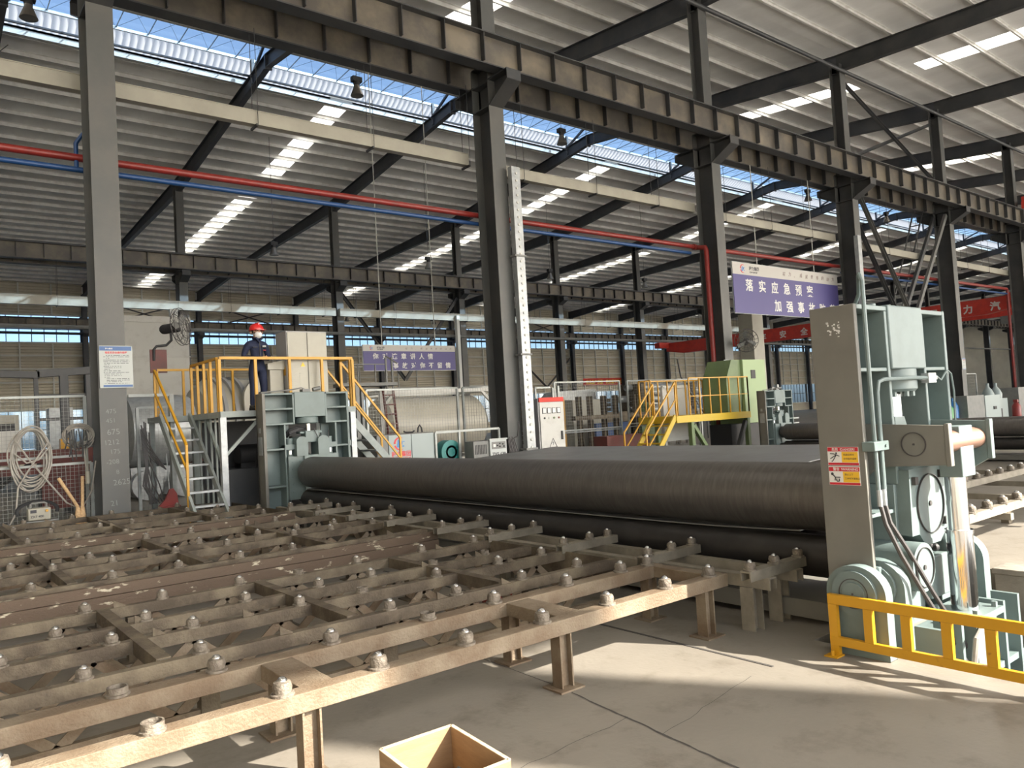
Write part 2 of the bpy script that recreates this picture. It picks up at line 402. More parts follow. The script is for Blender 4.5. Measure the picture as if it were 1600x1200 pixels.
for bn, (ya, yb) in (('near hall', (-12.5, 15.8)), ('rising roof slope', (19.0, 32.6)), ('falling roof slope', (36.3, 46.6)), ('far aisle', (50.5, 78.6))):
    for i, x in enumerate(strips):
        if i % 2: continue
        za, zb = roof_z(ya), roof_z(yb); N = 10; w = SKW / 2 + .08
        prof = []
        for q in range(N + 1): prof.append((-w + 2 * w * q / N, .13 + (.05 if q % 2 else 0)))
        for q in range(N, -1, -1): prof.append((-w + 2 * w * q / N, .118 + (.05 if q % 2 else 0)))
        m_ = MB().prof(prof, (x, ya - .1, za), (x, yb + .1, zb), (0, 0, 1))
        k += 1
        lab(build('window_%d' % k, m_, 'skylight'), 'translucent skylight strip in the %s, %s bay from the left' % (bn, ORD[i]), 'skylight')
# ridge monitor: white sheet below, bluish glazing above, a cap over it
N = 260; prof = []
m_ = MB(); x = XL; vs = []; fs = []
while x < XR:
    vs += [(x, 36.45, 19.12 + .0), (x, 35.5, 19.62)]; vs += [(x + .1, 36.45, 19.18), (x + .1, 35.5, 19.68)]; vs += [(x + .2, 36.45, 19.18), (x + .2, 35.5, 19.68)]
    x += .3
n2 = len(vs) // 2
m_.add(vs, [(2 * i, 2 * i + 2, 2 * i + 3, 2 * i + 1) for i in range(n2 - 1)])
lab(build('window_%d' % (k + 1), m_, 'ridgesheet'), 'long white corrugated translucent strip just below the roof ridge', 'skylight')
ridge = MB().add([(XL, 35.5, 19.64), (XR, 35.5, 19.64), (XR, 33.1, 19.72), (XL, 33.1, 19.72)], [(0, 1, 2, 3)])
rg = lab(build('window_%d' % (k + 2), ridge, 'ridgeglass'), 'long bluish ridge glazing above the white skylight strip', 'skylight')
fr = MB()
x = XL
while x < XR:
    fr.bar((x, 33.1, 19.74), (x, 35.5, 19.66), .03, .05)
    fr.bar((x, 33.1, 19.75), (x + 1.29, 35.5, 19.67), .012, .012).bar((x + 1.29, 33.1, 19.75), (x, 35.5, 19.67), .012, .012)
    x += 1.2895
fr.bar((XL, 35.5, 19.62), (XR, 35.5, 19.62), .09, .12).bar((XL, 33.1, 19.75), (XR, 33.1, 19.75), .09, .12)
build('ridge_frame', fr, 'galv', rg)
m_ = MB().box(XL, XR, 33.1, 33.22, 19.25, 19.72).box(XL, XR, 36.3, 36.5, 18.75, 19.1)
build('ridge_curb', m_, 'white', rg)
m_ = MB().tube([(XL, 35.3, 18.75), (XR, 35.3, 18.75)], .06, 8)
for x in GX: m_.box(x - .07, x + .07, 35.23, 35.37, 18.4, 19.6).bar((x, 35.3, 18.9), (x - .1, 33.4, 19.6), .1, .12)
build('ridge_tie', m_, 'rafter', rg)

# purlins
def purl(y, i, where):
    z = roof_z(y); h = .17 if where == 'near hall' else .22; m_ = MB().prof([(-.04, -h), (.04, -h), (.04, -h + .015), (-.025, -h + .015), (-.025, -.015), (.055, -.015), (.055, 0), (-.04, 0)], (XL, y, z), (XR, y, z))
    lab(build('purlin', m_, 'purlin'), 'galvanised roof purlin in the %s, %s from the main column row' % (where, ORD[i]), 'purlin')
for i in range(19): purl(YA - .9 - i * 1.62, i, 'near hall')
for i in range(10): purl(YA + .9 + i * 1.55, i, 'rising slope of the middle bay')
for i in range(9): purl(36.6 + i * 1.38, i, 'falling slope of the middle bay')
for i in range(21): purl(YB + .8 + i * 1.48, i, 'far aisle')

# rafters, columns
def rafter(x, ya, yb, ha, hb):
    za, zb = roof_z(ya) - .24, roof_z(yb) - .24; w = .14; t = .03; m_ = MB()
    n = 6
    for i in range(n):
        a = i / n; b = (i + 1) / n
        y0 = ya + (yb - ya) * a; y1 = ya + (yb - ya) * b; z0 = za + (zb - za) * a; z1 = za + (zb - za) * b
        h0 = ha + (hb - ha) * a; h1 = ha + (hb - ha) * b
        for (u0, u1, ww) in ((0, t, w), (t, -t, .012), (-t, 0, w)):
            top0 = z0 - u0 if u0 >= 0 and not (u0 == -t) else z0 - h0 + t
            if (u0, u1) == (0, t): a0, a1, b0, b1 = z0, z1, z0 - t, z1 - t
            elif (u0, u1) == (t, -t): a0, a1, b0, b1 = z0 - t, z1 - t, z0 - h0 + t, z1 - h1 + t
            else: a0, a1, b0, b1 = z0 - h0 + t, z1 - h1 + t, z0 - h0, z1 - h1
            m_.add([(x - ww, y0, b0), (x + ww, y0, b0), (x + ww, y1, b1), (x - ww, y1, b1), (x - ww, y0, a0), (x + ww, y0, a0), (x + ww, y1, a1), (x - ww, y1, a1)],
                   [(3, 2, 1, 0), (4, 5, 6, 7), (0, 1, 5, 4), (1, 2, 6, 5), (2, 3, 7, 6), (3, 0, 4, 7)])
    return m_
def join(*ms):
    o = MB()
    for q in ms:
        b = len(o.v); o.v += q.v; o.f += [[i + b for i in f] for f in q.f]; o.mi += q.mi; o.sm += q.sm
    return o
for i, x in enumerate(GX):
    l = ORD[i]
    m_ = rafter(x, YA, YF, .75, .6)
    lab(build('roof_beam', m_, 'dark'), 'dark steel roof beam over the near hall, %s from the left' % l, 'beam')
    m_ = join(rafter(x, YA, YR, .85, .62), rafter(x, YR, YB, .62, .85)); m_.box(x - .16, x + .16, YR - .05, YR + .05, 18.35, 19.0)
    # short diagonal stays to the purlins
    for q in range(5):
        y = 37.5 + q * 2.2; m_.bar((x + .05, y, roof_z(y) - .7), (x + .55, y, roof_z(y) - .12), .03)
    lab(build('roof_beam', m_, 'rafter'), 'dark cranked roof beam under the ridge skylight, %s from the left' % l, 'beam')
    m_ = join(rafter(x, YB, 64, .85, .5), rafter(x, 64, YC - .4, .5, 1.0))
    lab(build('roof_beam', m_, 'rafter'), 'dark roof beam running to the far wall, %s from the left' % l, 'beam')
def hcol(m_, x, y, z0, z1, fw, d, m=0):
    m_.box(x - fw / 2, x + fw / 2, y - d / 2, y - d / 2 + .03, z0, z1, m).box(x - fw / 2, x + fw / 2, y + d / 2 - .03, y + d / 2, z0, z1, m)
    m_.box(x - .012, x + .012, y - d / 2 + .03, y + d / 2 - .03, z0, z1, 1)  # web takes the darker paint, standing in for shade in the open recess
ZG = 12.5
def corbel(m_, x, y, zt, s, reach=1.25, h=.55):
    m_.poly([(y + s * .3, zt), (y + s * reach, zt), (y + s * reach, zt - .28), (y + s * .3, zt - h - .25)], 'x', x - .012, x + .012, 1)
    m_.box(x - .25, x + .25, min(y + s * .3, y + s * reach), max(y + s * .3, y + s * reach), zt - .03, zt, 1)
    a = (x, y + s * reach, zt - .29); b = (x, y + s * .35, zt - h - .22)
    m_.bar(a, b, .5, .03, (0, 0, 1), 1)
    m_.box(x - .25, x + .25, y + s * reach - .015, y + s * reach + .015, zt - .29, zt, 1)
for i, x in enumerate(GX):
    m_ = MB(); hcol(m_, x, YA, 0, 12.0, .5, .8); hcol(m_, x, YA, 12.0, 17.0, .46, .5)
    for z in (10.75, 11.45, 12.0): m_.box(x - .24, x + .24, YA - .38, YA + .38, z - .015, z + .015, 1)
    m_.box(x - .4, x + .4, YA - .55, YA + .55, 0, .03, 0)
    corbel(m_, x, YA, 11.5, -1); corbel(m_, x, YA, 11.5, 1)
    c = lab(build('column', m_, ['col', 'dark']), 'grey steel H-column of the main row between near hall and middle bay, %s from the left' % ORD[i], 'column')
    m_ = MB(); hcol(m_, x, YB, 0, 12.0, .5, .8); hcol(m_, x, YB, 12.0, 17.0, .46, .5)
    corbel(m_, x, YB, 11.7, -1, 1.1, .4); corbel(m_, x, YB, 11.7, 1, 1.1, .4)
    lab(build('column', m_, ['col', 'dark']), 'dark steel H-column of the middle row far behind the machine, %s from the left' % ORD[i], 'column')
    m_ = MB(); hcol(m_, x, YC - .75, 0, 15.4, .42, .6)
    corbel(m_, x, YC - .75, 12.0, -1, .9, .3)
    lab(build('column', m_, ['rafter', 'rafter']), 'dark steel column standing against the far wall, %s from the left' % ORD[i], 'column')
    m_ = MB(); hcol(m_, x, YF + .3, 0, 15.4, .5, .6)
    lab(build('column', m_, ['col', 'dark']), 'grey column of the open front wall, %s from the left' % ORD[i], 'column')

# crane girders with web stiffeners and a rail
def girder(y, zt, h, label, st=1.29, w=.42):
    m_ = MB().ibeam((XL, y, zt - h / 2), (XR, y, zt - h / 2), h, w, .035, .02, (0, 0, 1), 0, 1)
    x = X0 - BAY * 2
    while x < XR:
        if x > XL: m_.box(x - .012, x + .012, y - w / 2 + .03, y + w / 2 - .03, zt - h + .12, zt - .035, 0)
        x += st
    m_.box(XL, XR, y - .04, y + .04, zt, zt + .1, 0)
    return tag(build('crane_girder', m_, ['dark', 'girder']), label, 'girder', 'crane girders')
girder(YA - .85, 12.48, .93, 'long stiffened crane girder on the near side of the main column row')
girder(YA + .85, 12.48, .93, 'long stiffened crane girder on the far side of the main column row')
girder(YB - .75, 12.68, .9, 'long crane girder on the near side of the middle column row')
girder(YB + .75, 12.68, .9, 'long crane girder on the far side of the middle column row')
girder(YC - 1.35, 13.0, .9, 'crane girder running in front of the far wall window band')

# struts and wind bracing between columns
def brace(p, q, label, w=.16, m='dark'):
    return tag(build('cross_brace', MB().channel(p, q, w, w * .7, .014), m), label, 'brace')
for a in (4, 9):
    xa, xb = GX[a], GX[a + 1]
    w = 'main row %s bay' % ORD[a]
    brace((xa + .2, YA - .1, 16.3), (xb - .2, YA - .1, 12.7), 'brace falling rightwards above the crane girder, ' + w)
    brace((xa + .2, YA + .1, 12.7), (xb - .2, YA + .1, 16.3), 'brace rising rightwards above the crane girder, ' + w)
for a in (4,):
    xa, xb = GX[a], GX[a + 1]; xm = (xa + xb) / 2
    for dy, t in ((-.3, 'near'), (.3, 'far')):
        brace((xa + .45, YA + dy, 11.2), (xm - .1, YA + dy, 5.5), 'falling arm of the V brace under the girder, %s side of main row' % t, .2, 'col' if dy < 0 else 'dark')
        brace((xb - .45, YA + dy, 11.2), (xm + .1, YA + dy, 5.5), 'rising arm of the V brace under the girder, %s side of main row' % t, .2, 'col' if dy < 0 else 'dark')
xa = GX[4]; xb = GX[5]
m_ = MB()
for s_ in (-.25, .25): m_.bar((xb - .9, YA + .9 + s_, 11.56), (xb - 4.6, YA + .9 + s_, 5.5), .06)
for q in range(9):
    t = q / 8; m_.bar((xb - .9 - 3.7 * t, YA + .65, 11.56 - 6.06 * t), (xb - .9 - 3.7 * t, YA + 1.15, 11.56 - 6.06 * t), .05)
solo('cage_ladder', m_, 'dark', 'steel access ladder leaning up to the girder beside the V brace', 'ladder')
for a in (2, 3, 9):
    xa, xb = GX[a], GX[a + 1]; xm = (xa + xb) / 2
    if a == 2: continue
    brace((xa + .2, YB, 11.2), (xm, YB, 5.0), 'falling arm of the V brace in the middle row, %s bay' % ORD[a], .22)
    brace((xb - .2, YB, 11.2), (xm, YB, 5.0), 'rising arm of the V brace in the middle row, %s bay' % ORD[a], .22)
for a in (2, 3, 7):
    xa, xb = GX[a], GX[a + 1]
    brace((xa + .2, YC - .7, 15.2), (xb - .2, YC - .7, 12.4), 'thin falling brace high on the far wall, bay %s from the left' % ORD[a], .12)
    brace((xa + .2, YC - .6, 12.4), (xb - .2, YC - .6, 15.2), 'thin rising brace high on the far wall, bay %s from the left' % ORD[a], .12)
xa, xb = GX[7], GX[8]
brace((xa + .2, YC - .7, 9.8), ((xa + xb) / 2, YC - .7, 5.6), 'falling arm of the V brace low on the far wall', .2)
brace((xb - .2, YC - .7, 9.8), ((xa + xb) / 2, YC - .7, 5.6), 'rising arm of the V brace low on the far wall', .2)
# eaves strut pipes along the main row
m_ = MB().tube([(XL, YA - .35, 16.62), (XR, YA - .35, 16.62)], .085, 10)
solo('tie_pipe', m_, 'dark', 'round steel tie along the tops of the main column row', 'tie')

# far wall: ribbed sheeting, posts and rails, two window bands
def ribs(m_, x0, x1, y, z0, z1, p=.26):
    z = z0
    while z < z1 - .02:
        b = min(z + p, z1)
        m_.add([(x0, y - .07, z), (x1, y - .07, z), (x1, y, b - .05), (x0, y, b - .05), (x0, y - .07, b), (x1, y - .07, b)], [(0, 1, 2, 3), (3, 2, 5, 4)])
        z = b
ZW = [(1.4, 4.9), (10.95, 13.45)]
m_ = MB()
for z0, z1 in ((0, 1.4), (4.9, 10.95), (13.45, 16.5)): ribs(m_, XL, XR, YC, z0, z1); m_.box(XL, XR, YC + .02, YC + .12, z0, z1)
lab(build('wall_back', m_, 'wallsheet'), 'far wall of horizontally ribbed beige metal sheeting', 'wall')
wb = bpy.data.objects['wall_back']
g = MB()
for z in (1.4, 4.9, 6.1, 7.4, 8.6, 9.8, 10.95, 13.45, 14.6): g.box(XL, XR, YC - .22, YC - .1, z - .07, z + .07)
x = GX[0]
while x < XR: g.box(x - .06, x + .06, YC - .24, YC - .1, 4.9, 10.95).box(x - .06, x + .06, YC - .24, YC - .1, 13.45, 16.3); x += BAY / 4
build('wall_rail', g, 'girt', wb)
wk = 200
for b, (z0, z1) in enumerate(ZW):
    for i in range(len(GX)):
        x0 = GX[i]; x1 = x0 + BAY if i < len(GX) - 1 else XR
        if i == 0: x0 = XL
        wk += 1
        m_ = MB().box(x0 + .25, x1 - .25, YC + .03, YC + .05, z0, z1)
        w_ = lab(build('window_%d' % wk, m_, 'winglass'), '%s window band of the far wall, %s bay from the left' % (('low', 'high')[b], ORD[i]), 'window')
        f = MB(); n = 10
        for q in range(n + 1): xx = x0 + .25 + (x1 - x0 - .5) * q / n; f.box(xx - .03, xx + .03, YC - .02, YC + .08, z0, z1)
        for q in range(3): zz = z0 + (z1 - z0) * q / 2; f.box(x0 + .2, x1 - .2, YC - .02, YC + .08, zz - .04, zz + .04)
        f.box(x0 - .25, x0 + .25, YC - .02, YC + .1, z0, z1)
        build('window_frame', f, 'rafter' if b else 'greybox', w_)
# end walls and an unseen front wall, openings shaped for the sun patches
m_ = MB().box(XL - .2, XL, YF, YC, 0, 20); lab(build('wall_left', m_, 'wallsheet'), 'unseen sheeted end wall added to block sky light from the left', 'wall')  # out of view, added to keep sky light off left-facing sides
m_ = MB()
for y0, y1 in ((YF, 73.5), (77, YC)): m_.box(XR, XR + .2, y0, y1, 0, 20)
m_.box(XR, XR + .2, 73.5, 77, 9, 20)
lab(build('wall_right', m_, 'wallsheet'), 'distant sheeted end wall with a tall gate opening', 'wall')
m_ = MB()
for z0, z1 in ((10.5, 11.3), (13.95, 16.2)): m_.box(XL, XR, YF - .1, YF + .1, z0, z1)  # left open below so sky and bounced light can enter
for x in GX: m_.box(x + .15, x + 1.45, YF - .1, YF + .1, 11.3, 13.95)
for x in GX[:-1]: m_.box(x + 5.3, x + 5.45, YF - .1, YF + .1, 11.3, 13.95)
lab(build('wall_front', m_, 'wallsheet'), 'unseen front wall sheeting, its slots and piers shaped to cast the floor sun patches', 'wall')
# ------------------------------------------------------------------ ball tables in front of the rolls
ZT = .48
def ball_unit(empty=False):
    m_ = MB().lathe([(.07, 0), (.07, .014), (.058, .018)], (0, 0, 0), n=14)
    if empty:
        m_.ring((0, 0, .014), (0, 0, .055), .06, .05, 16)
        return m_, None
    m_.lathe([(.052, .014), (.058, .05), (.05, .078), (.034, .086)], (0, 0, 0), n=14)
    return m_, MB().sphere((0, 0, .075), .034, 10)
def mesh_of(name, mb, m):
    o = build(name, mb, m); me = o.data; bpy.data.objects.remove(o); return me
_bm, _bb = ball_unit(); CUP = mesh_of('ball_holder', _bm, 'ball'); BALL = mesh_of('ball', _bb, 'steel')
_em, _ = ball_unit(True); EMPTY = mesh_of('ball_holder', _em, 'ball')
def put_ball(root, x, y, z, empty=False, s=1.0):
    o = link('ball_holder', EMPTY if empty else CUP, root); o.location = Vector((x, y, z)) - origin(root); o.rotation_euler.z = random.uniform(0, 6.28); o.scale = (s, s, s)
    if empty: o['label'] = 'empty ball socket'
    else: link('ball', BALL, o)
def chan_down(m_, p0, p1, w, h, t=.012, m=0):
    W = w / 2; H = h / 2
    return m_.prof([(-W, -H), (-W + t, -H), (-W + t, H - t), (W - t, H - t), (W - t, -H), (W, -H), (W, H), (-W, H)], p0, p1, (0, 0, 1), m)

F = thing('roller_table', 'low two-beam ball table nearest the camera with sunlit front beam and cross plates', 'table', (2.5, 4.4, 0), 'ball tables before the rolls')
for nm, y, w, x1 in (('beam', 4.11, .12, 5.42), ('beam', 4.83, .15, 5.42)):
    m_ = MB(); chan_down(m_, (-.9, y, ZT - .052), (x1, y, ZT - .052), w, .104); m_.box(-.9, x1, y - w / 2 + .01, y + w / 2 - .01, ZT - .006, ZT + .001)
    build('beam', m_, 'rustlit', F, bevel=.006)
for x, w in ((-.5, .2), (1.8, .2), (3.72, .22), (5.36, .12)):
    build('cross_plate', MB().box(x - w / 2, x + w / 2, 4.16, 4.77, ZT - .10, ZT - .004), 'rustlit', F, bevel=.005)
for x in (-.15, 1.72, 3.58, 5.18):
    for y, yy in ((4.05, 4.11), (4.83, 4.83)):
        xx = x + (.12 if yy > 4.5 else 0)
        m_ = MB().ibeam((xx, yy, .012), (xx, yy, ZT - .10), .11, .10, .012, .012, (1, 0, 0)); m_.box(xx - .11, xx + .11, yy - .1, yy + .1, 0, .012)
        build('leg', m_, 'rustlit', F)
for x, e in ((.3, 0), (.93, 1), (1.58, 0), (2.16, 0), (2.78, 0), (3.42, 0), (4.05, 0), (4.7, 0), (5.25, 0)): put_ball(F, x, 4.11, ZT, e, .92)
for x, e in ((.25, 0), (.92, 1), (1.46, 0), (2.2, 0), (2.95, 1), (3.55, 0), (4.3, 0), (4.95, 0), (5.3, 0)): put_ball(F, x, 4.83, ZT, e, .92)

def lattice(m_, x0, x1, y, zt, zb=.1):
    st = .665; x = x0
    m_.bar((x0, y, zb), (x1, y, zb), .05, .05)
    while x < x1 - .3:
        xm = min(x + st / 2, x1)
        m_.bar((x, y, zb), (xm, y, zt), .014, .065, (0, 0, 1)).bar((xm, y, zt), (min(x + st, x1), y, zb), .014, .065, (0, 0, 1)); x += st
def panel(label, ys, x0, x1, crosses, cy, deep=None, step=.66, jit=.12, legs=()):
    T = thing('roller_table', label, 'table', ((x0 + x1) / 2, (ys[0] + ys[-1]) / 2, 0), 'ball tables before the rolls')
    for k_, y in enumerate(ys):
        m_ = MB(); m_.channel((x0, y + .04, ZT - .045), (x1, y + .04, ZT - .045), .09, .075, .01, flip=-1)
        x = x0 + .2
        while x < x1 - .2:
            if random.random() < .55:
                m_.poly([(x, ZT), (x + .1, ZT), (x, ZT + .06)], 'y', y + .02, y + .03)
            x += step * .98
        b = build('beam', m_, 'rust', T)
        L = MB(); lattice(L, x0 + .1, x1 - .05, y + .05, ZT - .09); build('lattice_brace', L, 'rustlit', b)  # lighter steel copy stands in for sun on the braces
        x = x0 + .25 + .3 * (k_ % 2)
        while x < x1 - .1:
            if random.random() < .88: put_ball(T, x + random.uniform(-jit, jit), y + .045, ZT, random.random() < .1, .8)
            x += step
    if deep:
        m_ = MB().channel((x0, deep, ZT - .06), (x1, deep, ZT - .06), .1, .07, .01, flip=-1)
        m_.channel((x0, deep - .02, ZT - .175), (x1, deep - .02, ZT - .175), .12, .07, .01, flip=-1)
        build('girder', m_, 'rust2', T, label='front girder with flaking pale paint')
    for x in crosses:
        build('cross_bar', MB().channel((x, cy[0], ZT - .045), (x, cy[1], ZT - .045), .1, .09, .01), 'rust', T)
    build('end_plate', MB().box(x1, x1 + .02, ys[0], ys[-1] + .25, ZT - .28, ZT - .005), 'rust', T)
    for x in crosses:
        for y in (ys[0] + .05, ys[-1] + .05):
            build('leg', MB().box(x - .06 + .25, x + .06 + .25, y - .05, y + .05, 0, ZT - .1).box(x + .13, x + .37, y - .1, y + .1, 0, .012), 'rust', T)
    return T
panel('brown lattice ball table right behind the sunlit two-beam table', (5.27, 6.01, 6.55, 7.30), -.75, 5.36, (-.03, 1.30, 2.63, 4.06), (5.38, 7.32))
panel('brown lattice ball table in the middle of the three, flaking paint along its front girder', (8.85, 10.0, 10.55, 11.80), -.5, 5.45, (0, 1.33, 2.66, 4.12), (8.95, 11.82), 8.60)
panel('brown lattice ball table farthest from the camera, before the chalk-marked column', (13.1, 14.2, 15.2, 16.45), -.1, 5.3, (1.35, 2.77, 4.2), (13.2, 16.45), 12.86)

# feed table: cross rails with short stub beams right in front of the rolls
I = thing('feed_table', 'feed table of short stub beams on two long rails just before the big roll', 'table', (5.9, 8, 0))
for x in (5.58, 5.98):
    m_ = MB(); chan_down(m_, (x, 3.72, .41), (x, 14.3, .41), .1, .1); build('rail', m_, 'infeed', I)
for y in (3.94, 7.3, 10.7, 14.0):
    for x in (5.58, 5.98):
        build('leg', MB().ibeam((x, y, 0), (x, y, .36), .13, .13, .012, .012, (1, 0, 0)), 'infeed', I)
for y in (3.80, 4.93, 6.05, 7.32, 8.42, 9.72, 10.9, 12.1, 13.2):
    m_ = MB(); chan_down(m_, (5.32, y, .5), (6.14, y, .5), .1, .08); build('stub_beam', m_, 'infeed', I)
    for x in (5.40, 5.74, 6.06): put_ball(I, x + random.uniform(-.04, .04), y, .54, False, .8)

# delivery table on the far side of the machine
O = thing('delivery_table', 'pale roller table with ball sockets beyond the near frame at right edge', 'table', (12, 5, 0))
for y in (3.72, 5.05, 6.60, 8.2, 9.8, 11.4, 13.0):
    m_ = MB(); m_.channel((7.9, y, .45), (16.2, y, .45), .1, .09, .01, flip=-1); build('beam', m_, 'infeed', O)
    x = 8.5 + random.uniform(0, .2)
    while x < 16:
        put_ball(O, x, y, .5); x += .47
for x in (8.6, 10.4, 12.2, 14.0, 15.8):
    build('cross_bar', MB().bar((x, 3.6, .36), (x, 13.2, .36), .09, .08), 'infeed', O)
for x in (10.4, 12.2, 14.0, 15.8):
    for y in (4.3, 7.4, 10.6, 12.8):
        build('leg', MB().box(x - .06, x + .06, y - .05, y + .05, 0, .33), 'rust', O)

# ------------------------------------------------------------------ the plate rolling machine
AX, AZ = 6.42, 1.03
def machine():
    R_ = thing('plate_rolling_machine', 'large pale green plate rolling machine with dark roll and warning labels on its near frame', 'machine', (AX, 2.9, 0), 'rolling machines')
    # near frame: open box section seen from its end
    x0, x1, y0, y1, zt = 5.60, 7.17, 2.88, 3.24, 2.60
    m_ = MB()
    m_.box(x0, x0 + .045, y0, y1, .25, zt, 1)                       # side plates
    m_.box(x1 - .045, x1, y0, y1, .25, zt)
    m_.box(x0 + .045, x1 - .045, y0, y1, zt - .04, zt - .002)
    m_.poly([(x0 + .045, zt - .04), (x0 + .045, .3), (6.08, .3), (6.08, 2.06), (6.72, 2.06), (6.72, .3), (x1 - .045, .3), (x1 - .045, zt - .04)], 'y', y1 - .06, y1 - .03)
    m_.box(6.07, 6.11, y0, y1, 1.2, zt - .04).box(6.70, 6.74, y0, y1, 1.2, zt - .04)
    m_.box(x0 + .045, 6.07, y0 + .01, y1, 2.085, 2.115).box(6.74, x1 - .045, y0 + .01, y1, 2.085, 2.115)
    m_.box(x0 + .045, 6.07, y0 + .03, y1, .98, 1.01).box(6.74, x1 - .045, y0 + .03, y1, .98, 1.01)
    m_.box(6.05, 6.10, y0 + .02, y1, .3, 1.2).box(6.72, 6.77, y0 + .02, y1, .3, 1.2)
    # rounded lower leg with its hinge straps
    leg = [(y0 + .02 + .16 - .16 * math.cos(a), .42 - .22 * math.sin(a)) for a in [math.pi * q / 10 for q in range(11)]]
    m_.poly([(y0, .62)] + leg + [(y1, .62)], 'x', x0 + .01, x0 + .12).poly([(y0, .62)] + leg + [(y1, .62)], 'x', x1 - .12, x1 - .01)
    fr = build('near_frame', m_, ['mach', 'machside'], R_, bevel=.006)
    m_ = MB().box(6.11, 6.70, y0 - .015, y1, 2.10, zt + .01)
    build('cylinder_block', m_, 'mach', fr, bevel=.012)
    m_ = MB().lathe([(.21, 0), (.21, -.16), (.19, -.18)], (6.42, 3.05, 2.10), n=28)
    for q in range(10):
        a = q * math.pi / 5; m_.cyl((6.42 + .165 * math.cos(a), 3.05 + .165 * math.sin(a), 1.925), (6.42 + .165 * math.cos(a), 3.05 + .165 * math.sin(a), 1.88), .022, 6)
    build('flange', m_, 'mach', fr)
    m_ = MB().cyl((6.42, 3.05, 1.9), (6.42, 3.05, 1.55), .085); build('piston_rod', m_, 'chrome', fr)
    m_ = MB().poly([(6.2, 1.25), (6.2, 1.72), (6.36, 1.72), (6.46, 1.52), (6.64, 1.42), (6.64, 1.25)], 'y', 2.92, 3.18); build('yoke', m_, 'mach', fr, bevel=.01)
    for x in (6.25, 6.5):
        build('top_bolt', MB().cyl((x, 3.08, zt), (x, 3.08, zt + .05), .05, 12), 'mach', fr)
    # bearing housing of the top roll with its round cover
    m_ = MB().poly([(6.08, .80), (6.20, .80), (6.30, .70), (6.56, .70), (6.70, .80), (6.70, 1.31), (6.10, 1.31)], 'y', 2.80, 3.2)
    h = build('top_bearing', m_, 'mach', fr, bevel=.008)
    m_ = MB().ring((AX, 2.785, 1.02), (AX, 2.802, 1.02), .235, .2305, 40).cyl((AX, 2.79, 1.02), (AX, 2.80, 1.02), .02, 10)
    build('cover_ring', m_, 'cable', h)
    m_ = MB()
    for x, z in ((6.16, 1.22), (6.62, 1.24), (6.64, .86)): m_.box(x - .025, x + .025, 2.77, 2.80, z - .03, z + .03)
    build('clamp', m_, 'cable', h)
    # lower roll bearings
    for x, z in ((6.06, .58), (6.74, .58)):
        m_ = MB().cyl((x, 2.72, z), (x, 3.3, z), .185, 28).box(x - .19, x + .19, 2.82, 3.2, .22, z)
        b = build('lower_bearing', m_, 'mach', fr, bevel=.006)
        build('cover_ring', MB().ring((x, 2.708, z), (x, 2.722, z), .15, .1465, 32).cyl((x, 2.71, z), (x, 2.722, z), .018, 10), 'cable', b)
    m_ = MB().box(6.22, 6.56, 2.75, 3.15, .3, .62); build('bearing_saddle', m_, 'mach', fr, bevel=.01)
    m_ = MB()
    for q in range(26): m_.sphere((6.3 + random.uniform(-.16, .2), 2.8 + random.uniform(0, .2), .66 + random.uniform(-.01, .02)), random.uniform(.02, .04), 6)
    build('grease', m_, 'black', fr, kind='stuff')
    # yoke brackets, roller pin, tilting cylinder
    for x in (6.02, 6.78):
        m_ = MB().poly([(2.46, 1.36), (2.46, 1.65), (3.1, 1.68), (3.1, 1.25), (2.72, 1.2) if x > 6.5 else (3.0, 1.34)], 'x', x - .025, x + .025)
        m_.box(x - .03, x + .03, 2.44, 2.475, 1.35, 1.665)
        b = build('bracket', m_, ['machside'] if x < 6.5 else ['mach'], fr, bevel=.005)
        if x < 6.5:
            build('cover_ring', MB().ring((x - .034, 2.70, 1.515), (x - .024, 2.70, 1.515), .092, .085, 32).cyl((x - .032, 2.70, 1.515), (x - .024, 2.70, 1.515), .008, 8), 'cable', b)
    build('hinge_pin', MB().cyl((6.05, 2.56, 1.52), (6.75, 2.56, 1.52), .085, 24), 'copper', fr)
    build('pin_stop', MB().cyl((6.08, 2.52, 1.52), (6.2, 2.52, 1.52), .03, 6), 'greybox', fr)
    cy = build('tilt_cylinder', MB().cyl((6.42, 2.6, .22), (6.42, 2.6, .80), .095, 28).cyl((6.42, 2.6, .80), (6.42, 2.6, .83), .10, 28), 'chrome', fr)
    build('rod', MB().cyl((6.42, 2.6, .83), (6.42, 2.6, 1.28), .078, 24), 'chrome', cy)
    build('clevis', MB().box(6.3, 6.54, 2.49, 2.66, 1.24, 1.63), 'mach', cy, bevel=.008)
    m_ = MB().box(6.2, 6.66, 2.42, 2.78, .17, .22).box(6.24, 6.62, 2.46, 2.74, -1.5, .17)
    for x in (6.25, 6.6):
        for y in (2.46, 2.74): m_.cyl((x, y, .22), (x, y, .26), .022, 6)
    build('cylinder_foot', m_, 'mach', cy)
    # hinge lugs standing on the floor beside the frame legs
    def lug(xa, xb, m0):
        c = [(2.965 + .225 * math.cos(a), .46 + .2 * math.sin(a)) for a in [math.pi * q / 16 for q in range(17)]]
        m_ = MB().poly([(2.735, 0)] + c[::-1] + [(3.205, 0)] if False else [(3.19, .0)] + c + [(2.74, .0)], 'x', xa, xb)
        for r, d in ((.165, .03), (.085, .042)): m_.cyl((xa - d, 2.965, .46), (xa, 2.965, .46), r, 40)
        l_ = build('hinge_lug', m_, m0, R_, bevel=.008)
        build('cover_ring', MB().ring((xa - .033, 2.965, .46), (xa - .03, 2.965, .46), .11, .104, 36).cyl((xa - .045, 2.965, .46), (xa - .042, 2.965, .46), .008, 8), 'cable', l_)
        return l_
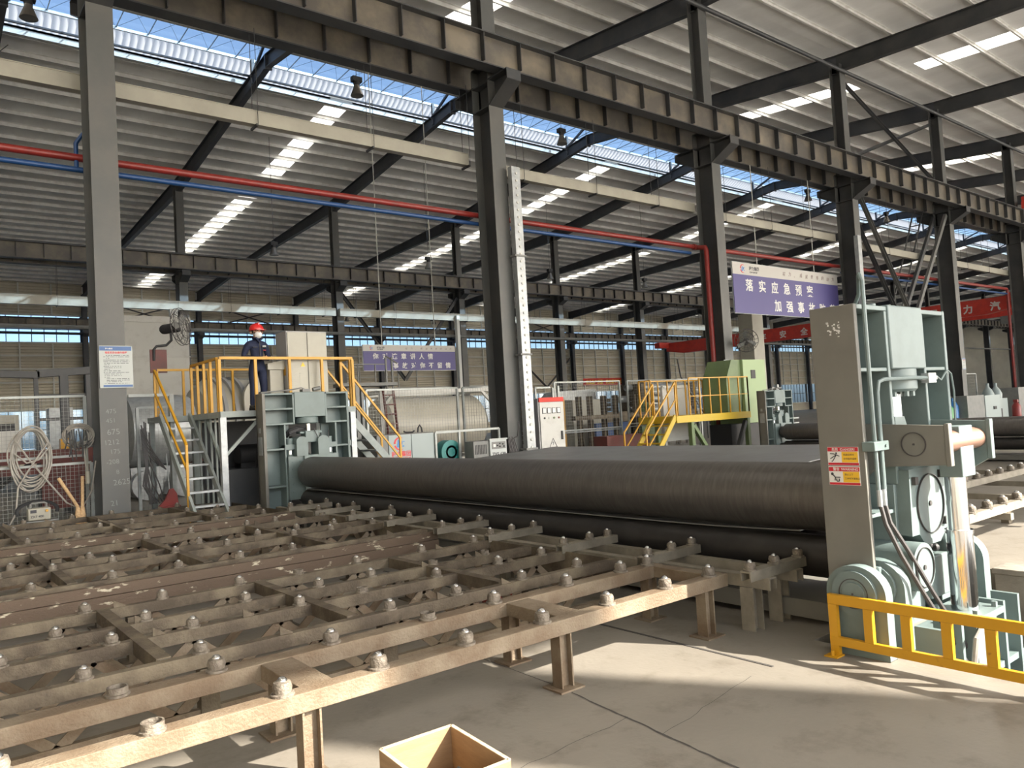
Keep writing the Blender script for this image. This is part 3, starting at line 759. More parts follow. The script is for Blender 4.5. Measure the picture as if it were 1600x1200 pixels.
    lug(5.47, 5.57, 'mach'); lug(5.76, 5.86, 'mach'); lug(6.96, 7.03, 'mach'); lug(7.2, 7.32, 'mach')
    m_ = MB().box(5.7, 7.3, 3.05, 3.24, .0, .05).box(5.62, 7.4, 2.7, 3.05, -.9, -.02)
    for x in (5.8, 6.1, 6.9, 7.2): m_.box(x - .02, x + .02, 2.5, 2.7, -1.5, .2)
    m_.box(5.7, 7.3, 2.52, 2.68, -.32, -.27)
    build('base', m_, 'mach', R_)
    # rigid pipes and hoses down the frame corner
    def pp(pts, r, nm, mm): build(nm, MB().tube(pts, r, 8), mm, fr)
    pp([(5.95, 3.05, zt + .02), (5.93, 3.0, zt + .1), (5.75, 2.9, zt + .22), (5.68, 2.86, zt + .22), (5.66, 2.83, zt + .16), (5.66, 2.83, 2.3), (5.665, 2.83, 1.2)], .016, 'hydraulic_pipe', 'mach')
    pp([(6.62, 2.82, 2.02), (6.4, 2.82, 2.025), (5.86, 2.82, 2.02), (5.77, 2.82, 2.0), (5.74, 2.82, 1.92), (5.735, 2.82, 1.2)], .016, 'hydraulic_pipe', 'mach')
    m_ = MB().box(6.58, 6.72, 2.80, 2.86, 1.98, 2.06).cyl((6.5, 2.83, 2.02), (6.78, 2.83, 2.02), .02, 8); build('pipe_valve', m_, 'galv', fr)
    build('sensor_cable', MB().tube([(6.78, 2.83, 2.04), (6.9, 2.84, 2.0), (7.02, 2.85, 2.06), (7.1, 2.86, 2.08), (7.16, 2.86, 2.05), (7.19, 2.86, 1.9), (7.19, 2.88, 1.3)], .009, 6), 'mach', fr)
    m_ = MB().box(5.58, 5.80, 2.79, 2.89, 1.49, 1.56).cyl((5.745, 2.78, 1.525), (5.745, 2.79, 1.525), .012, 6); build('pipe_clamp', m_, 'mach', fr, bevel=.006)
    m_ = MB()
    for x in (5.665, 5.735): m_.cyl((x, 2.825, 1.2), (x, 2.825, 1.08), .02, 8)
    build('hose_fitting', m_, 'galv', fr)
    for k_, (xa, ta) in enumerate(((5.665, 0), (5.735, .06))):
        pp([(xa, 2.825, 1.1), (xa + .01, 2.80, .95), (xa + .08 + ta, 2.74, .72), (xa + .22 + ta, 2.66, .42), (xa + .38 + ta, 2.58, .12), (xa + .55 + ta, 2.5, -.2), (xa + .75 + ta, 2.45, -.6)], .017, 'hydraulic_hose', 'cable')
    pp([(6.3, 2.5, -.5), (6.1, 2.45, -.35), (6.05, 2.42, -.1), (6.12, 2.42, .08), (6.3, 2.44, .13)], .022, 'conduit', 'hose')
    # far frame
    xa, xb, ya, yb, zt = 5.58, 7.43, 14.9, 15.26, 2.64
    m_ = MB()
    m_.box(xa, xa + .06, ya, yb, 0, zt, 1).box(xb - .05, xb, ya, yb, 0, zt).box(xa + .06, xb - .05, ya, yb, zt - .04, zt - .002)
    m_.box(xa, 6.22, yb - .06, yb - .02, .1, zt).box(6.92, xb, yb - .06, yb - .02, .1, zt)
    m_.box(6.2, 6.235, ya, yb, 2.0, zt).box(6.9, 6.94, ya, yb, 2.0, zt)
    for z in (2.32, 2.02): m_.box(xa + .05, 6.22, ya + .01, yb, z - .02, z + .02).box(6.92, xb - .05, ya + .01, yb, z - .02, z + .02)
    m_.box(6.0, 6.035, ya, yb, .1, 2.0).box(7.1, 7.135, ya, yb, .1, 2.0)
    for z in (1.52, .78): m_.box(xa + .05, 6.0, ya + .01, yb, z - .02, z + .02).box(7.12, xb - .05, ya + .01, yb, z - .02, z + .02)
    m_.box(xa + .06, xb - .05, ya, yb, 0, .06)
    ff = build('far_frame', m_, ['mach', 'machside'], R_, bevel=.005)
    build('cylinder_block', MB().box(6.235, 6.9, ya - .015, yb, 2.14, zt + .01), 'mach', ff, bevel=.012)
    build('flange', MB().lathe([(.2, 0), (.23, -.03), (.23, -.13), (.19, -.15)], (6.55, 15.06, 2.15), n=24), 'mach', ff)
    build('piston_rod', MB().cyl((6.55, 15.0, 2.02), (6.55, 15.0, 1.8), .05), 'chrome', ff)
    m_ = MB().box(6.43, 6.72, 14.86, 15.1, 1.62, 1.86).box(6.33, 6.8, 14.9, 15.1, 1.8, 1.85); build('yoke', m_, 'mach', ff, bevel=.012)
    for x in (6.32, 6.78):
        c = [(x + .12 * math.cos(a), 1.66 + .09 * math.sin(a)) for a in [math.pi * q / 10 for q in range(11)]]
        build('lift_lug', MB().poly([(x + .12, 1.36)] + c + [(x - .12, 1.36)], 'y', 14.78, 15.15), 'mach', ff, bevel=.01)
    for x in (6.13, 6.98):
        build('side_cylinder', MB().cyl((x, 14.98, 1.36), (x, 14.98, 1.72), .07).box(x - .13, x + .13, 14.88, 15.1, 1.5, 1.6), 'mach', ff)
        build('rod', MB().cyl((x, 14.95, 1.40), (x, 14.95, 1.48), .05), 'chrome', ff)
    m_ = MB().box(6.04, 6.36, 14.84, 15.2, .5, 1.36).box(6.36, 7.1, 14.80, 15.2, .62, 1.37)
    for z in (1.25, 1.1, .95, .8, .65):
        m_.sphere((6.12, 14.84, z), .012, 6).sphere((6.28, 14.84, z), .012, 6)
    build('top_bearing', m_, 'mach', ff, bevel=.012)
    m_ = MB()
    for q in range(4): m_.tube([(6.05 + .03 * q, 15.1, 1.75), (6.15, 15.0, 1.9 - .03 * q), (6.35, 15.0, 1.95 - .02 * q), (6.5, 15.05, 1.9)], .018, 6)
    build('hydraulic_hose', m_, 'black', ff)
    build('sensor_cable', MB().tube([(6.6, 14.84, 1.9), (6.68, 14.82, 1.7), (6.8, 14.8, 1.55), (6.92, 14.84, 1.65), (6.95, 14.9, 1.85)], .008, 6), 'cable', ff)
    m_ = MB().tube([(5.6, 15.0, zt + .02), (6.2, 15.0, zt + .06), (6.45, 15.0, zt + .1), (6.6, 15.02, zt + .02)], .014, 6).box(6.45, 6.62, 14.95, 15.1, zt, zt + .07).cyl((6.7, 15.02, zt + .06), (6.86, 15.02, zt + .09), .04, 10)
    build('pipe_valve', m_, 'greybox', ff)
    m_ = MB().ring((5.9, 15.215, 2.47), (5.9, 15.235, 2.47), .04, .0, 16).ring((7.12, 15.215, 2.49), (7.12, 15.235, 2.49), .04, .0, 16)
    build('port_plug', m_, 'cable', ff)
    build('name_plate', MB().box(xa - .008, xa, 14.98, 15.18, 1.42, 1.78).box(xa - .008, xa, 15.05, 15.13, 1.86, 1.96), 'galv', ff)
    # rolls
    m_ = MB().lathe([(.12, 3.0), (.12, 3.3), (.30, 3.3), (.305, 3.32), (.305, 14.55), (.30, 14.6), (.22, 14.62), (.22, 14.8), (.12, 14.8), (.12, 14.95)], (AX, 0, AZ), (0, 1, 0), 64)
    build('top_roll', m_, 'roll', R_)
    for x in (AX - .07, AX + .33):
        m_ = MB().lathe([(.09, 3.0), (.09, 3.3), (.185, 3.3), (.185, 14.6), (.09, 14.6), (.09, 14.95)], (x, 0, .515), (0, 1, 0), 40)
        build('lower_roll', m_, 'rollshade', R_)
    build('bed', MB().box(6.0, 6.9, 3.4, 14.85, .05, .2), 'machside', R_)
    # warning labels on the near frame's long side
    X = 5.6
    wl = build('warning_label', MB().box(X - .003, X, 2.925, 3.172, 1.385, 1.525).box(X - .003, X, 2.925, 3.172, 1.235, 1.378), 'textwhite', fr, label='red and yellow DANGER and WARNING label pair')
    for zb, word, sub in ((1.385, 'DANGER!', 'a'), (1.235, 'WARNING', 'b')):
        h = .14
        build('label_band', MB().box(X - .005, X - .003, 2.928, 3.169, zb + h - .034, zb + h - .003).box(X - .005, X - .003, 2.928, 3.169, zb + .003, zb + .02), 'dangerred', wl)
        build('label_field', MB().box(X - .005, X - .003, 2.932, 3.058, zb + .023, zb + h - .037), 'dangeryellow', wl)
        text('lettering', ('\u5371\u9669' if sub == 'a' else '\u8b66\u544a'), .026, (X - .0055, 3.135, zb + h - .028), (0, -1, 0), (0, 0, 1), 'textwhite', wl, .0005, .0003)
        text('lettering', '!' + word, .026, (X - .0055, 3.07, zb + h - .028), (0, -1, 0), (0, 0, 1), 'textwhite', wl, .0005, .0003)
        for q, tx in enumerate(('\u673a\u5668\u8fd0\u8f6c\u65f6', '\u5fc5\u987b\u76d6\u597d\u76d6\u677f') if sub == 'a' else ('\u7981\u6b62\u4e0a\u4e0b', '\u5de5\u4f5c\u65f6\u4e0d\u8981\u9760\u8fd1')):
            text('lettering', tx, .017, (X - .0055, 3.045, zb + .075 - .03 * q), (0, -1, 0), (0, 0, 1), 'textdark', wl, .0004)
        pg = MB()
        if sub == 'a':
            for a_, b_ in (((3.15, .09), (3.12, .088)), ((3.12, .088), (3.075, .07)), ((3.10, .08), (3.13, .035)), ((3.10, .08), (3.15, .05)), ((3.13, .035), (3.14, .03))):
                pg.bar((X - .006, a_[0], zb + a_[1]), (X - .006, b_[0], zb + b_[1]), .006, .001, (1, 0, 0))
            pg.cyl((X - .0065, 3.1, zb + .093), (X - .0055, 3.1, zb + .093), .007, 10)
        else:
            for a_, b_ in (((3.14, .08), (3.12, .06)), ((3.12, .06), (3.08, .06)), ((3.12, .06), (3.125, .035)), ((3.11, .05), (3.11, .03)), ((3.09, .05), (3.09, .03)), ((3.11, .03), (3.09, .03))):
                pg.bar((X - .006, a_[0], zb + a_[1]), (X - .006, b_[0], zb + b_[1]), .008, .001, (1, 0, 0))
            pg.cyl((X - .0065, 3.143, zb + .085), (X - .0055, 3.143, zb + .085), .011, 12)
        build('pictogram', pg, 'textdark', wl)
    m_ = MB()
    random.seed(11)
    for q in range(26):
        y = 2.99 + random.uniform(0, .1); z = 2.36 + random.uniform(0, .11); m_.box(X - .002, X, y, y + random.uniform(.006, .02), z, z + random.uniform(.005, .016))
    build('sticker_remains', m_, 'textwhite', fr, label='torn white sticker remains')
    return R_
MC = machine()
# the sheet being rolled
m_ = MB(); pr = []
pts = [(6.26, .706), (6.42, .706), (6.9, .735), (7.6, .79), (8.6, .87), (9.8, .95), (11.2, 1.02), (12.85, 1.075)]
ys_ = [3.95, 4.35, 4.8, 5.4, 6.2, 14.55]
def xstart(y): return 6.26 + (max(0, 4.9 - y)) * .15
vs = []
for y in ys_:
    for x, z in pts: vs.append((max(x, xstart(y)) if x < 6.42 else x, y, z))
n = len(pts); fs = [(i * n + j, i * n + j + 1, (i + 1) * n + j + 1, (i + 1) * n + j) for i in range(len(ys_) - 1) for j in range(n - 1) if not (i < 4 and j >= 3)]
vt = [(a, b, c + .012) for a, b, c in vs]; o_ = len(vs)
edge = {}
for f in fs:
    for a, b in zip(f, f[1:] + f[:1]): edge.setdefault((min(a, b), max(a, b)), []).append((a, b))
m_.add(vs + vt, fs + [tuple(i + o_ for i in f[::-1]) for f in fs] + [(b, a, a + o_, b + o_) for k_, e in edge.items() if len(e) == 1 for a, b in e], 0)
sh = solo('steel_sheet', m_, 'plate', 'large thin steel sheet passing under the big top roll and rising behind it', 'sheet', at=(8, 9, .7))
# second machine beyond: the same design, smaller
M2 = dup_tree(MC)
M2.location = (22.75, 14.5 - 12.0 * .86, 0); M2.scale = (.86, .86, .86)
tag(M2, 'smaller pale green plate rolling machine farther off behind the first, beside the ochre platform', 'machine', 'rolling machines')
for o in list(M2.children_recursive):
    if o.name.split('.')[0] in ('warning_label', 'label_band', 'label_field', 'lettering', 'pictogram', 'sticker_remains'):
        bpy.data.objects.remove(o)

# yellow barrier by the pit
Bq = thing('safety_barrier', 'low yellow barrier with square openings along the pit edge', 'barrier', (5.4, 2.2, 0))
m_ = MB().box(5.38, 5.42, .6, 3.14, .375, .45); build('rail', m_, 'barrier', Bq, label='top rail', bevel=.004)
m_ = MB().box(5.38, 5.42, .6, 3.14, .075, .14); build('rail', m_, 'barrier', Bq, label='bottom rail', bevel=.004)
for q in range(9):
    y = 3.105 - .265 * q; m_ = MB().box(5.381, 5.419, y - .032, y + .032, .0 if q % 5 == 0 else .14, .375)
    if q % 5 == 0: m_.box(5.31, 5.42, y - .05, y + .05, 0, .01).cyl((5.345, y, .01), (5.345, y, .045), .012, 6)
    build('post', m_, 'barrier', Bq)
m_ = MB().add([(7.62, 2.92, -1.5), (8.45, 2.98, -1.5), (8.3, 3.06, -.12), (7.66, 3.0, -.07), (7.62, 2.95, -1.5), (8.45, 3.01, -1.5), (8.3, 3.09, -.12), (7.66, 3.03, -.07)], [(0, 1, 2, 3), (7, 6, 5, 4), (0, 4, 5, 1), (1, 5, 6, 2), (2, 6, 7, 3), (3, 7, 4, 0)])
solo('guard_plate', m_, 'palebox', 'pale slanted steel plate standing in the pit beside the chrome cylinder', 'plate', at=(8, 3, -1.5))
solo('floor_bolt', MB().cyl((8.3, 3.7, 0), (8.3, 3.7, .07), .03, 8).box(8.2, 8.42, 3.62, 3.78, 0, .012), 'greybox', 'small anchor bolt on the floor behind the pit', 'bolt', at=(8.3, 3.7, 0))

# open plywood crate at the bottom edge
K = thing('wooden_crate', 'open plywood crate on the floor at the lower edge with a dark offcut inside', 'crate', (2.05, 3.28, 0))
cc = [(1.86, 3.56), (2.28, 3.55), (2.24, 3.0), (1.82, 3.01)]
for a, b, nm in ((0, 1, 'panel'), (1, 2, 'panel'), (2, 3, 'panel'), (3, 0, 'panel')):
    m_ = MB().bar((*cc[a], .135), (*cc[b], .135), .02, .27); build(nm, m_, 'ply', K)
build('floor_panel', MB().box(1.84, 2.26, 3.02, 3.54, .005, .02), 'ply', K)
m_ = MB()
for q in range(4): m_.bar((*cc[q], .272), (*cc[(q + 1) % 4], .272), .021, .004)
build('edge_band', m_, 'plyedge', K)
m_ = MB().poly([(2.0, .02), (2.14, .02), (2.12, .2), (2.02, .14)], 'y', 3.22, 3.26).box(1.96, 2.12, 3.1, 3.3, .02, .06)
solo('steel_offcut', m_, 'platedark', 'dark steel offcut lying inside the plywood crate', 'offcut', at=(2.05, 3.2, .02))
m_ = MB()
for q in range(14):
    a = random.uniform(-.5, .5); m_.tube([(1.62, 3.55, 0), (1.62 + a * .03, 3.55 + random.uniform(-.02, .02), .05), (1.62 + a * .12, 3.55 + random.uniform(-.06, .06), .09 + random.uniform(0, .06))], .002, 4)
solo('dry_weed', m_, 'cable', 'small dry weed tuft beside the front table leg', 'weed', at=(1.62, 3.55, 0))
m_ = MB().lathe([(.16, 0), (.19, .02), (.2, .12), (.17, .125), (.15, .03)], (4.72, 6.3, 0), n=18)
solo('red_tray', m_, 'red', 'red round tray on the floor under the lattice table', 'tray', at=(4.72, 6.3, 0))
# ------------------------------------------------------------------ operator platform behind the far frame
def rail_run(pts, z0, h, m, parent, posts=True, mid=None, w=.05, step=.55, name='handrail', pn='post'):
    for a, b in zip(pts, pts[1:]):
        build(name, MB().bar((a[0], a[1], z0 + h), (b[0], b[1], z0 + h), w, w), m, parent)
        if mid: build('mid_rail', MB().bar((a[0], a[1], z0 + mid), (b[0], b[1], z0 + mid), w * .7, w * .7), m, parent)
        L = math.hypot(b[0] - a[0], b[1] - a[1]); n = max(1, round(L / step))
        if posts:
            for q in range(n + 1):
                t = q / n; x = a[0] + (b[0] - a[0]) * t; y = a[1] + (b[1] - a[1]) * t
                build(pn, MB().box(x - w / 2, x + w / 2, y - w / 2, y + w / 2, z0, z0 + h - w / 2), m, parent)
def stair(parent, p_top, p_bot, width_vec, m_str, n, tread_m):
    pt = Vector(p_top); pb = Vector(p_bot); w = Vector(width_vec)
    for o in (Vector((0, 0, 0)), w): build('stringer', MB().bar(pt + o, pb + o, .05, .16), m_str, parent)
    run = (pb - pt); hd = Vector((run.x, run.y, 0)).normalized()
    for q in range(1, n):
        c = pt + run * (q / n); m_ = MB()
        m_.add([c - hd * .1, c + hd * .12, c + hd * .12 + w, c - hd * .1 + w, c - hd * .1 - Vector((0, 0, .04)), c + hd * .12 - Vector((0, 0, .04)), c + hd * .12 + w - Vector((0, 0, .04)), c - hd * .1 + w - Vector((0, 0, .04))],
               [(0, 1, 2, 3), (7, 6, 5, 4), (0, 4, 5, 1), (1, 5, 6, 2), (2, 6, 7, 3), (3, 7, 4, 0)])
        build('tread', m_, tread_m, parent)
def stair_rail(parent, p_top, p_bot, h, m, low=0.0):
    pt = Vector(p_top); pb = Vector(p_bot); H = Vector((0, 0, h))
    build('stair_handrail', MB().bar(pt + H, pb + H, .045), m, parent)
    build('stair_handrail', MB().bar(pt + H * .5, pb + H * .5, .035), m, parent)
    for t in (0.0, 1.0):
        c = pt + (pb - pt) * t; build('post', MB().box(c.x - .022, c.x + .022, c.y - .022, c.y + .022, c.z - (low if t == 1.0 else 0), c.z + h), m, parent)
ZD = 2.33
D = thing('operator_platform', 'raised grey green operator platform with yellow railings behind the far machine frame', 'platform', (6.4, 16.4, 0))
m_ = MB().box(4.93, 7.85, 15.4, 17.4, ZD - .12, ZD).box(4.28, 7.85, 17.4, 18.32, ZD - .12, ZD); build('deck', m_, 'deckgrey', D)
for x in (4.98, 7.78):
    for y in (15.46, 17.3): build('leg', MB().box(x - .06, x + .06, y - .06, y + .06, 0, ZD - .12), 'deckgrey' if y > 16 else 'galv', D)
for x in (4.25,): build('leg', MB().box(x + .05, x + .15, 18.2, 18.3, 0, ZD - .12), 'deckgrey', D)
for a, b in (((5.0, 15.45, 1.45), (5.75, 15.45, 2.2)), ((7.75, 15.45, 1.45), (7.3, 15.45, 2.2)), ((5.0, 15.6, 1.3), (5.0, 16.5, 2.2)), ((7.78, 15.6, 1.3), (7.78, 16.6, 2.2))):
    build('diagonal_stay', MB().bar(a, b, .06), 'deckgrey', D)
for y in (15.9, 16.2, 16.55, 16.95): build('stay_post', MB().bar((4.98, y, 0), (4.98, y, ZD - .1), .035), 'deckgrey', D)
rail_run([(4.95, 15.43), (7.83, 15.43)], ZD, 1.06, 'yellow', D, step=.72, w=.055)
rail_run([(4.95, 15.55), (4.95, 17.3)], ZD, 1.06, 'yellow', D, step=.45)
rail_run([(7.83, 15.55), (7.83, 16.0)], ZD, 1.06, 'yellow', D, step=.45)
rail_run([(4.5, 18.28), (7.83, 18.28)], ZD, 1.06, 'yellow', D, step=.6)
rail_run([(7.83, 17.0), (7.83, 18.2)], ZD, 1.06, 'yellow', D, step=.4)
stair(D, (4.3, 17.38, ZD), (4.3, 14.75, 0.05), (.6, 0, 0), 'deckgrey', 9, 'galv')
stair_rail(D, (4.28, 17.6, ZD), (4.28, 15.45, .72), 1.0, 'yellow', .72)
stair(D, (7.86, 16.1, ZD), (9.9, 16.1, 0.05), (0, .8, 0), 'deckgrey', 9, 'galv')
stair_rail(D, (7.86, 16.05, ZD), (9.3, 16.05, .55), 1.02, 'yellow', .5)
stair_rail(D, (7.86, 16.95, ZD), (9.3, 16.95, .55), 1.02, 'yellow', .5)

# control cabinet and console on the platform
E = thing('control_cabinet', 'tall cream two-door electrical cabinet on the operator platform beside the worker', 'cabinet', (6.95, 15.9, ZD))
m_ = MB().box(6.42, 7.34, 15.62, 16.2, ZD, ZD + 1.66); build('body', m_, 'cabside', E, bevel=.01)
for a, b in ((6.44, 6.87), (6.885, 7.32)):
    d = build('door', MB().box(a, b, 15.595, 15.62, ZD + .05, ZD + 1.63), 'cabinet', E, bevel=.006)
    v = MB()
    for q in range(14):
        for o in (.06, .24): v.box(a + o, a + o + .13, 15.588, 15.596, ZD + .2 + q * .042, ZD + .212 + q * .042)
    build('louvre', v, 'tray', d)
    if a < 6.5:
        w = MB().poly([(a + .27, ZD + .90), (a + .37, ZD + .90), (a + .32, ZD + .99)], 'y', 15.588, 15.596); build('warning_triangle', w, 'textyellow', d)
m_ = MB().box(6.412, 6.42, 15.7, 15.8, ZD + .72, ZD + .9); build('switch_plate', m_, 'yellow', E)
m_ = MB().box(6.1, 6.4, 15.78, 16.0, ZD, ZD + .85).poly([(6.05, ZD + .85), (6.42, ZD + .85), (6.42, ZD + 1.05), (6.05, ZD + .98)], 'y', 15.74, 16.02)
C_ = solo('control_console', m_, 'cabinet', 'small cream control console under the hands of the worker', 'console', at=(6.2, 15.9, ZD), bevel=.01)

# ------------------------------------------------------------------ the worker
def person(px, py, pz, yaw):
    P = thing('person', 'worker in navy coverall, red helmet and white mask, hands together at the console', 'person', (px, py, pz))
    J = {  # joint: (x right of viewer, y towards back, z, radius)
        'pel': (0, 0, .97, .135), 'waist': (0, 0, 1.10, .125), 'chest': (0, -.005, 1.28, .15), 'ches2': (0, 0, 1.38, .135), 'neck': (0, -.01, 1.475, .062), 'neck2': (0, -.025, 1.53, .058),
        'jaw': (0, -.045, 1.575, .072), 'head': (0, -.03, 1.645, .098), 'crown': (0, -.02, 1.715, .075),
        'lh': (.095, 0, .90, .105), 'lk': (.115, -.02, .50, .075), 'la': (.125, .03, .10, .052), 'rh': (-.095, 0, .90, .105), 'rk': (-.115, -.02, .50, .075), 'ra': (-.125, .03, .10, .052),
        'ls': (.185, .005, 1.395, .078), 'le': (.275, .03, 1.12, .056), 'lw': (.12, -.215, 1.075, .036), 'rs': (-.185, .005, 1.395, .078), 're': (-.285, .03, 1.12, .056), 'rw': (-.02, -.225, 1.075, .036),
        'lp': (.075, -.255, 1.07, .032), 'rp': (.03, -.262, 1.075, .032)}
    Ed = [('pel', 'waist'), ('waist', 'chest'), ('chest', 'ches2'), ('ches2', 'neck'), ('neck', 'neck2'), ('neck2', 'jaw'), ('jaw', 'head'), ('head', 'crown'), ('pel', 'lh'), ('lh', 'lk'), ('lk', 'la'), ('pel', 'rh'), ('rh', 'rk'), ('rk', 'ra'),
          ('ches2', 'ls'), ('ls', 'le'), ('le', 'lw'), ('lw', 'lp'), ('ches2', 'rs'), ('rs', 're'), ('re', 'rw'), ('rw', 'rp')]
    fi = 0
    for s, base in ((1, 'lp'), (-1, 'rp')):
        bx, by, bz, _ = J[base]
        for k_, (dz, ln) in enumerate(((.022, .045), (.008, .052), (-.006, .05), (-.02, .042))):
            a = 'f%d' % fi; b = 'g%d' % fi; fi += 1
            J[a] = (bx - s * .022, by - .03, bz + dz, .0095); J[b] = (bx - s * (.022 + ln), by - .032 + .012 * (k_ % 2), bz + dz - .006, .008)
            Ed += [(base, a), (a, b)]
        a = 'f%d' % fi; b = 'g%d' % fi; fi += 1
        J[a] = (bx + s * .0, by - .012, bz + .04, .011); J[b] = (bx - s * .03, by - .035, bz + .05, .009); Ed += [(base, a), (a, b)]
    for k_ in ('jaw', 'head', 'crown'):
        x, y, z, r = J[k_]; J[k_] = (x, y, 1.53 + (z - 1.53) * 1.1, r * 1.1)
    keys = list(J); me = bpy.data.meshes.new('body'); me.from_pydata([J[k][:3] for k in keys], [(keys.index(a), keys.index(b)) for a, b in Ed], [])
    o = bpy.data.objects.new('body', me); COL.objects.link(o)
    o.modifiers.new('s', 'SKIN'); sd = o.modifiers.new('u', 'SUBSURF'); sd.levels = 2; sd.render_levels = 2
    for v, k in zip(me.skin_vertices[0].data, keys): v.radius = (J[k][3], J[k][3] * (.78 if k in ('pel', 'waist', 'chest', 'ches2') else 1)); v.use_root = (k == 'pel')
    dg = bpy.context.evaluated_depsgraph_get(); dg.update()
    nm = bpy.data.meshes.new_from_object(o.evaluated_get(dg)); bpy.data.objects.remove(o)
    nm.materials.clear(); nm.materials.append(M['navy']); nm.materials.append(M['skin'])
    for p in nm.polygons:
        c = p.center; p.use_smooth = True
        if c.z > 1.495 or (c.y < -.225 and 1.0 < c.z < 1.16): p.material_index = 1
    b = link('body', nm, P)
    def pb(name, mb, m, label=None):
        hk = 1.12 if name in ('helmet', 'face_mask', 'eyes', 'ears_and_nose', 'hair') else 1
        q = bpy.data.meshes.new(name); q.from_pydata([(v.x * hk, (v.y + .03) * hk - .03, 1.53 + (v.z - 1.53) * (1.1 if hk > 1 else 1)) for v in mb.v], [], mb.f); q.materials.append(M[m]); q.polygons.foreach_set('use_smooth', mb.sm); q.update()
        x = link(name, q, b)
        if label: x['label'] = label
        return x
    # helmet: dome, brim and ridge
    m_ = MB().lathe([(.125, 0), (.128, .02), (.122, .06), (.10, .10), (.06, .128), (.0, .138)], (0, -.025, 1.665), n=24)
    m_.lathe([(.128, 0), (.145, -.004), (.145, -.012), (.126, -.006)], (0, -.03, 1.67), n=24)
    m_.poly([(-.10, 1.668), (.10, 1.668), (.07, 1.66), (-.07, 1.66)], 'y', -.21, -.13).box(-.016, .016, -.12, .08, 1.74, 1.808)
    pb('helmet', m_, 'helmet', 'red safety helmet')
    m_ = MB().lathe([(.068, 0), (.066, .03), (.045, .06), (.012, .075)], (0, -.075, 1.578), (0, -1, -.1), 18)
    m_.tube([(-.06, -.09, 1.59), (-.095, -.03, 1.60), (-.1, .02, 1.61)], .004, 5).tube([(.06, -.09, 1.59), (.095, -.03, 1.60), (.1, .02, 1.61)], .004, 5)
    pb('face_mask', m_, 'mask', 'white dust mask')
    m_ = MB()
    for s in (-1, 1): m_.sphere((s * .034, -.122, 1.652), .011, 8).box(s * .034 - .02, s * .034 + .02, -.132, -.12, 1.672, 1.68)
    pb('eyes', m_, 'hair')
    m_ = MB().poly([(-.115, 1.615), (-.105, 1.66), (-.135, 1.64)], 'x', -.103, -.09)
    for s in (-1, 1): m_.lathe([(.0, 0), (.026, .004), (.03, .014), (.018, .02)], (s * .098, -.02, 1.625), (s, 0, 0), 10)
    m_.poly([(-.012, 1.62), (.012, 1.62), (.006, 1.655), (-.006, 1.655)], 'y', -.145, -.115)
    pb('ears_and_nose', m_, 'skin')
    m_ = MB().lathe([(.100, 1.60), (.104, 1.65), (.102, 1.67)], (0, -.005, 0), n=18); pb('hair', m_, 'hair')
    m_ = MB().poly([(-.08, 1.50), (-.02, 1.44), (0, 1.40), (.02, 1.44), (.08, 1.50), (.06, 1.53), (0, 1.455), (-.06, 1.53)], 'y', -.13, -.075); m_.ring((0, -.012, 1.49), (0, -.018, 1.535), .085, .066, 18)
    pb('collar', m_, 'navy')
    m_ = MB().box(-.006, .006, -.142, -.12, 1.02, 1.43).box(-.15, -.05, -.137, -.11, 1.31, 1.325).box(.05, .15, -.137, -.11, 1.31, 1.325).box(-.14, .14, -.128, -.10, 1.045, 1.075); pb('placket', m_, 'black')
    m_ = MB().box(.06, .135, -.142, -.125, 1.335, 1.352); pb('name_patch', m_, 'textwhite', 'white lettering patch on the chest')
    m_ = MB().box(.075, .13, -.14, -.125, 1.255, 1.264); pb('badge', m_, 'textred')
    m_ = MB()
    for s in (-1, 1): m_.lathe([(.055, .12), (.06, .06), (.058, 0)], (s * .125, .03, 0), n=14).poly([(-.16, 0), (.09, 0), (.08, .07), (.0, .09), (-.13, .055), (-.17, .03)], 'x', s * .125 - .05, s * .125 + .05)
    pb('boots', m_, 'black')
    for s, k_ in ((1, 'lw'), (-1, 'rw')):
        x, y, z, r = J[k_]; e = J[k_[0] + 'e']; d = Vector((x - e[0], y - e[1], z - e[2])).normalized(); c = Vector((x, y, z))
        pb('cuff', MB().cyl(c - d * .02, c + d * .02, .045, 14), 'navy')
    P.rotation_euler.z = yaw; P.scale = (1.03, 1.03, 1.0)
    return P
person(5.88, 15.88, ZD, math.radians(8))
# ------------------------------------------------------------------ pipes, trays, ducts
YFACE = YA - .4
YP = YA + .52
def pipe(y, z, r, label, m, x1=XR, name='pipe'):
    return tag(build(name, MB().tube([(XL, y, z), (x1, y, z)], r, 10), m), label, 'pipe')
xe3 = GX[3] - .35
p_ = pipe(YP, 7.8, .08, 'long red pipe along the main column row ending at the third grey column', 'red', xe3)
m_ = MB().tube([(xe3, YP, 7.8), (xe3 + .06, YP - .02, 7.78), (xe3 + .06, YA + .1, 7.7), (xe3 + .06, YA + .08, 7.6), (xe3 + .06, YA + .08, 0.6)], .095, 10).cyl((xe3, YP, 7.8), (xe3 - .12, YP, 7.8), .11, 12)
build('riser', m_, 'red', p_)
p_ = pipe(YP, 7.55, .06, 'long blue pipe just under the red pipe', 'blue', xe3 - .3)
m_ = MB().tube([(2.98, YP, 7.55), (2.98, YP, 8.1), (3.1, YA + .46, 8.3), (3.14, YA + .45, 8.15), (3.14, YA + .45, 1.4)], .045, 8).cyl((3.14, YA + .45, 1.6), (3.14, YA + .45, 1.25), .06, 10)
build('riser', m_, 'blue', p_)
x6 = GX[6] + .4
m_ = MB().tube([(GX[3] + .5, YP, 7.8), (GX[6] - .45, YP, 8.0), (GX[6] - .36, YP, 7.95), (GX[6] - .36, YP, .5)], .085, 10)
m_.cyl((34.2, YP, 7.9), (34.2, YP, 8.2), .05, 10)
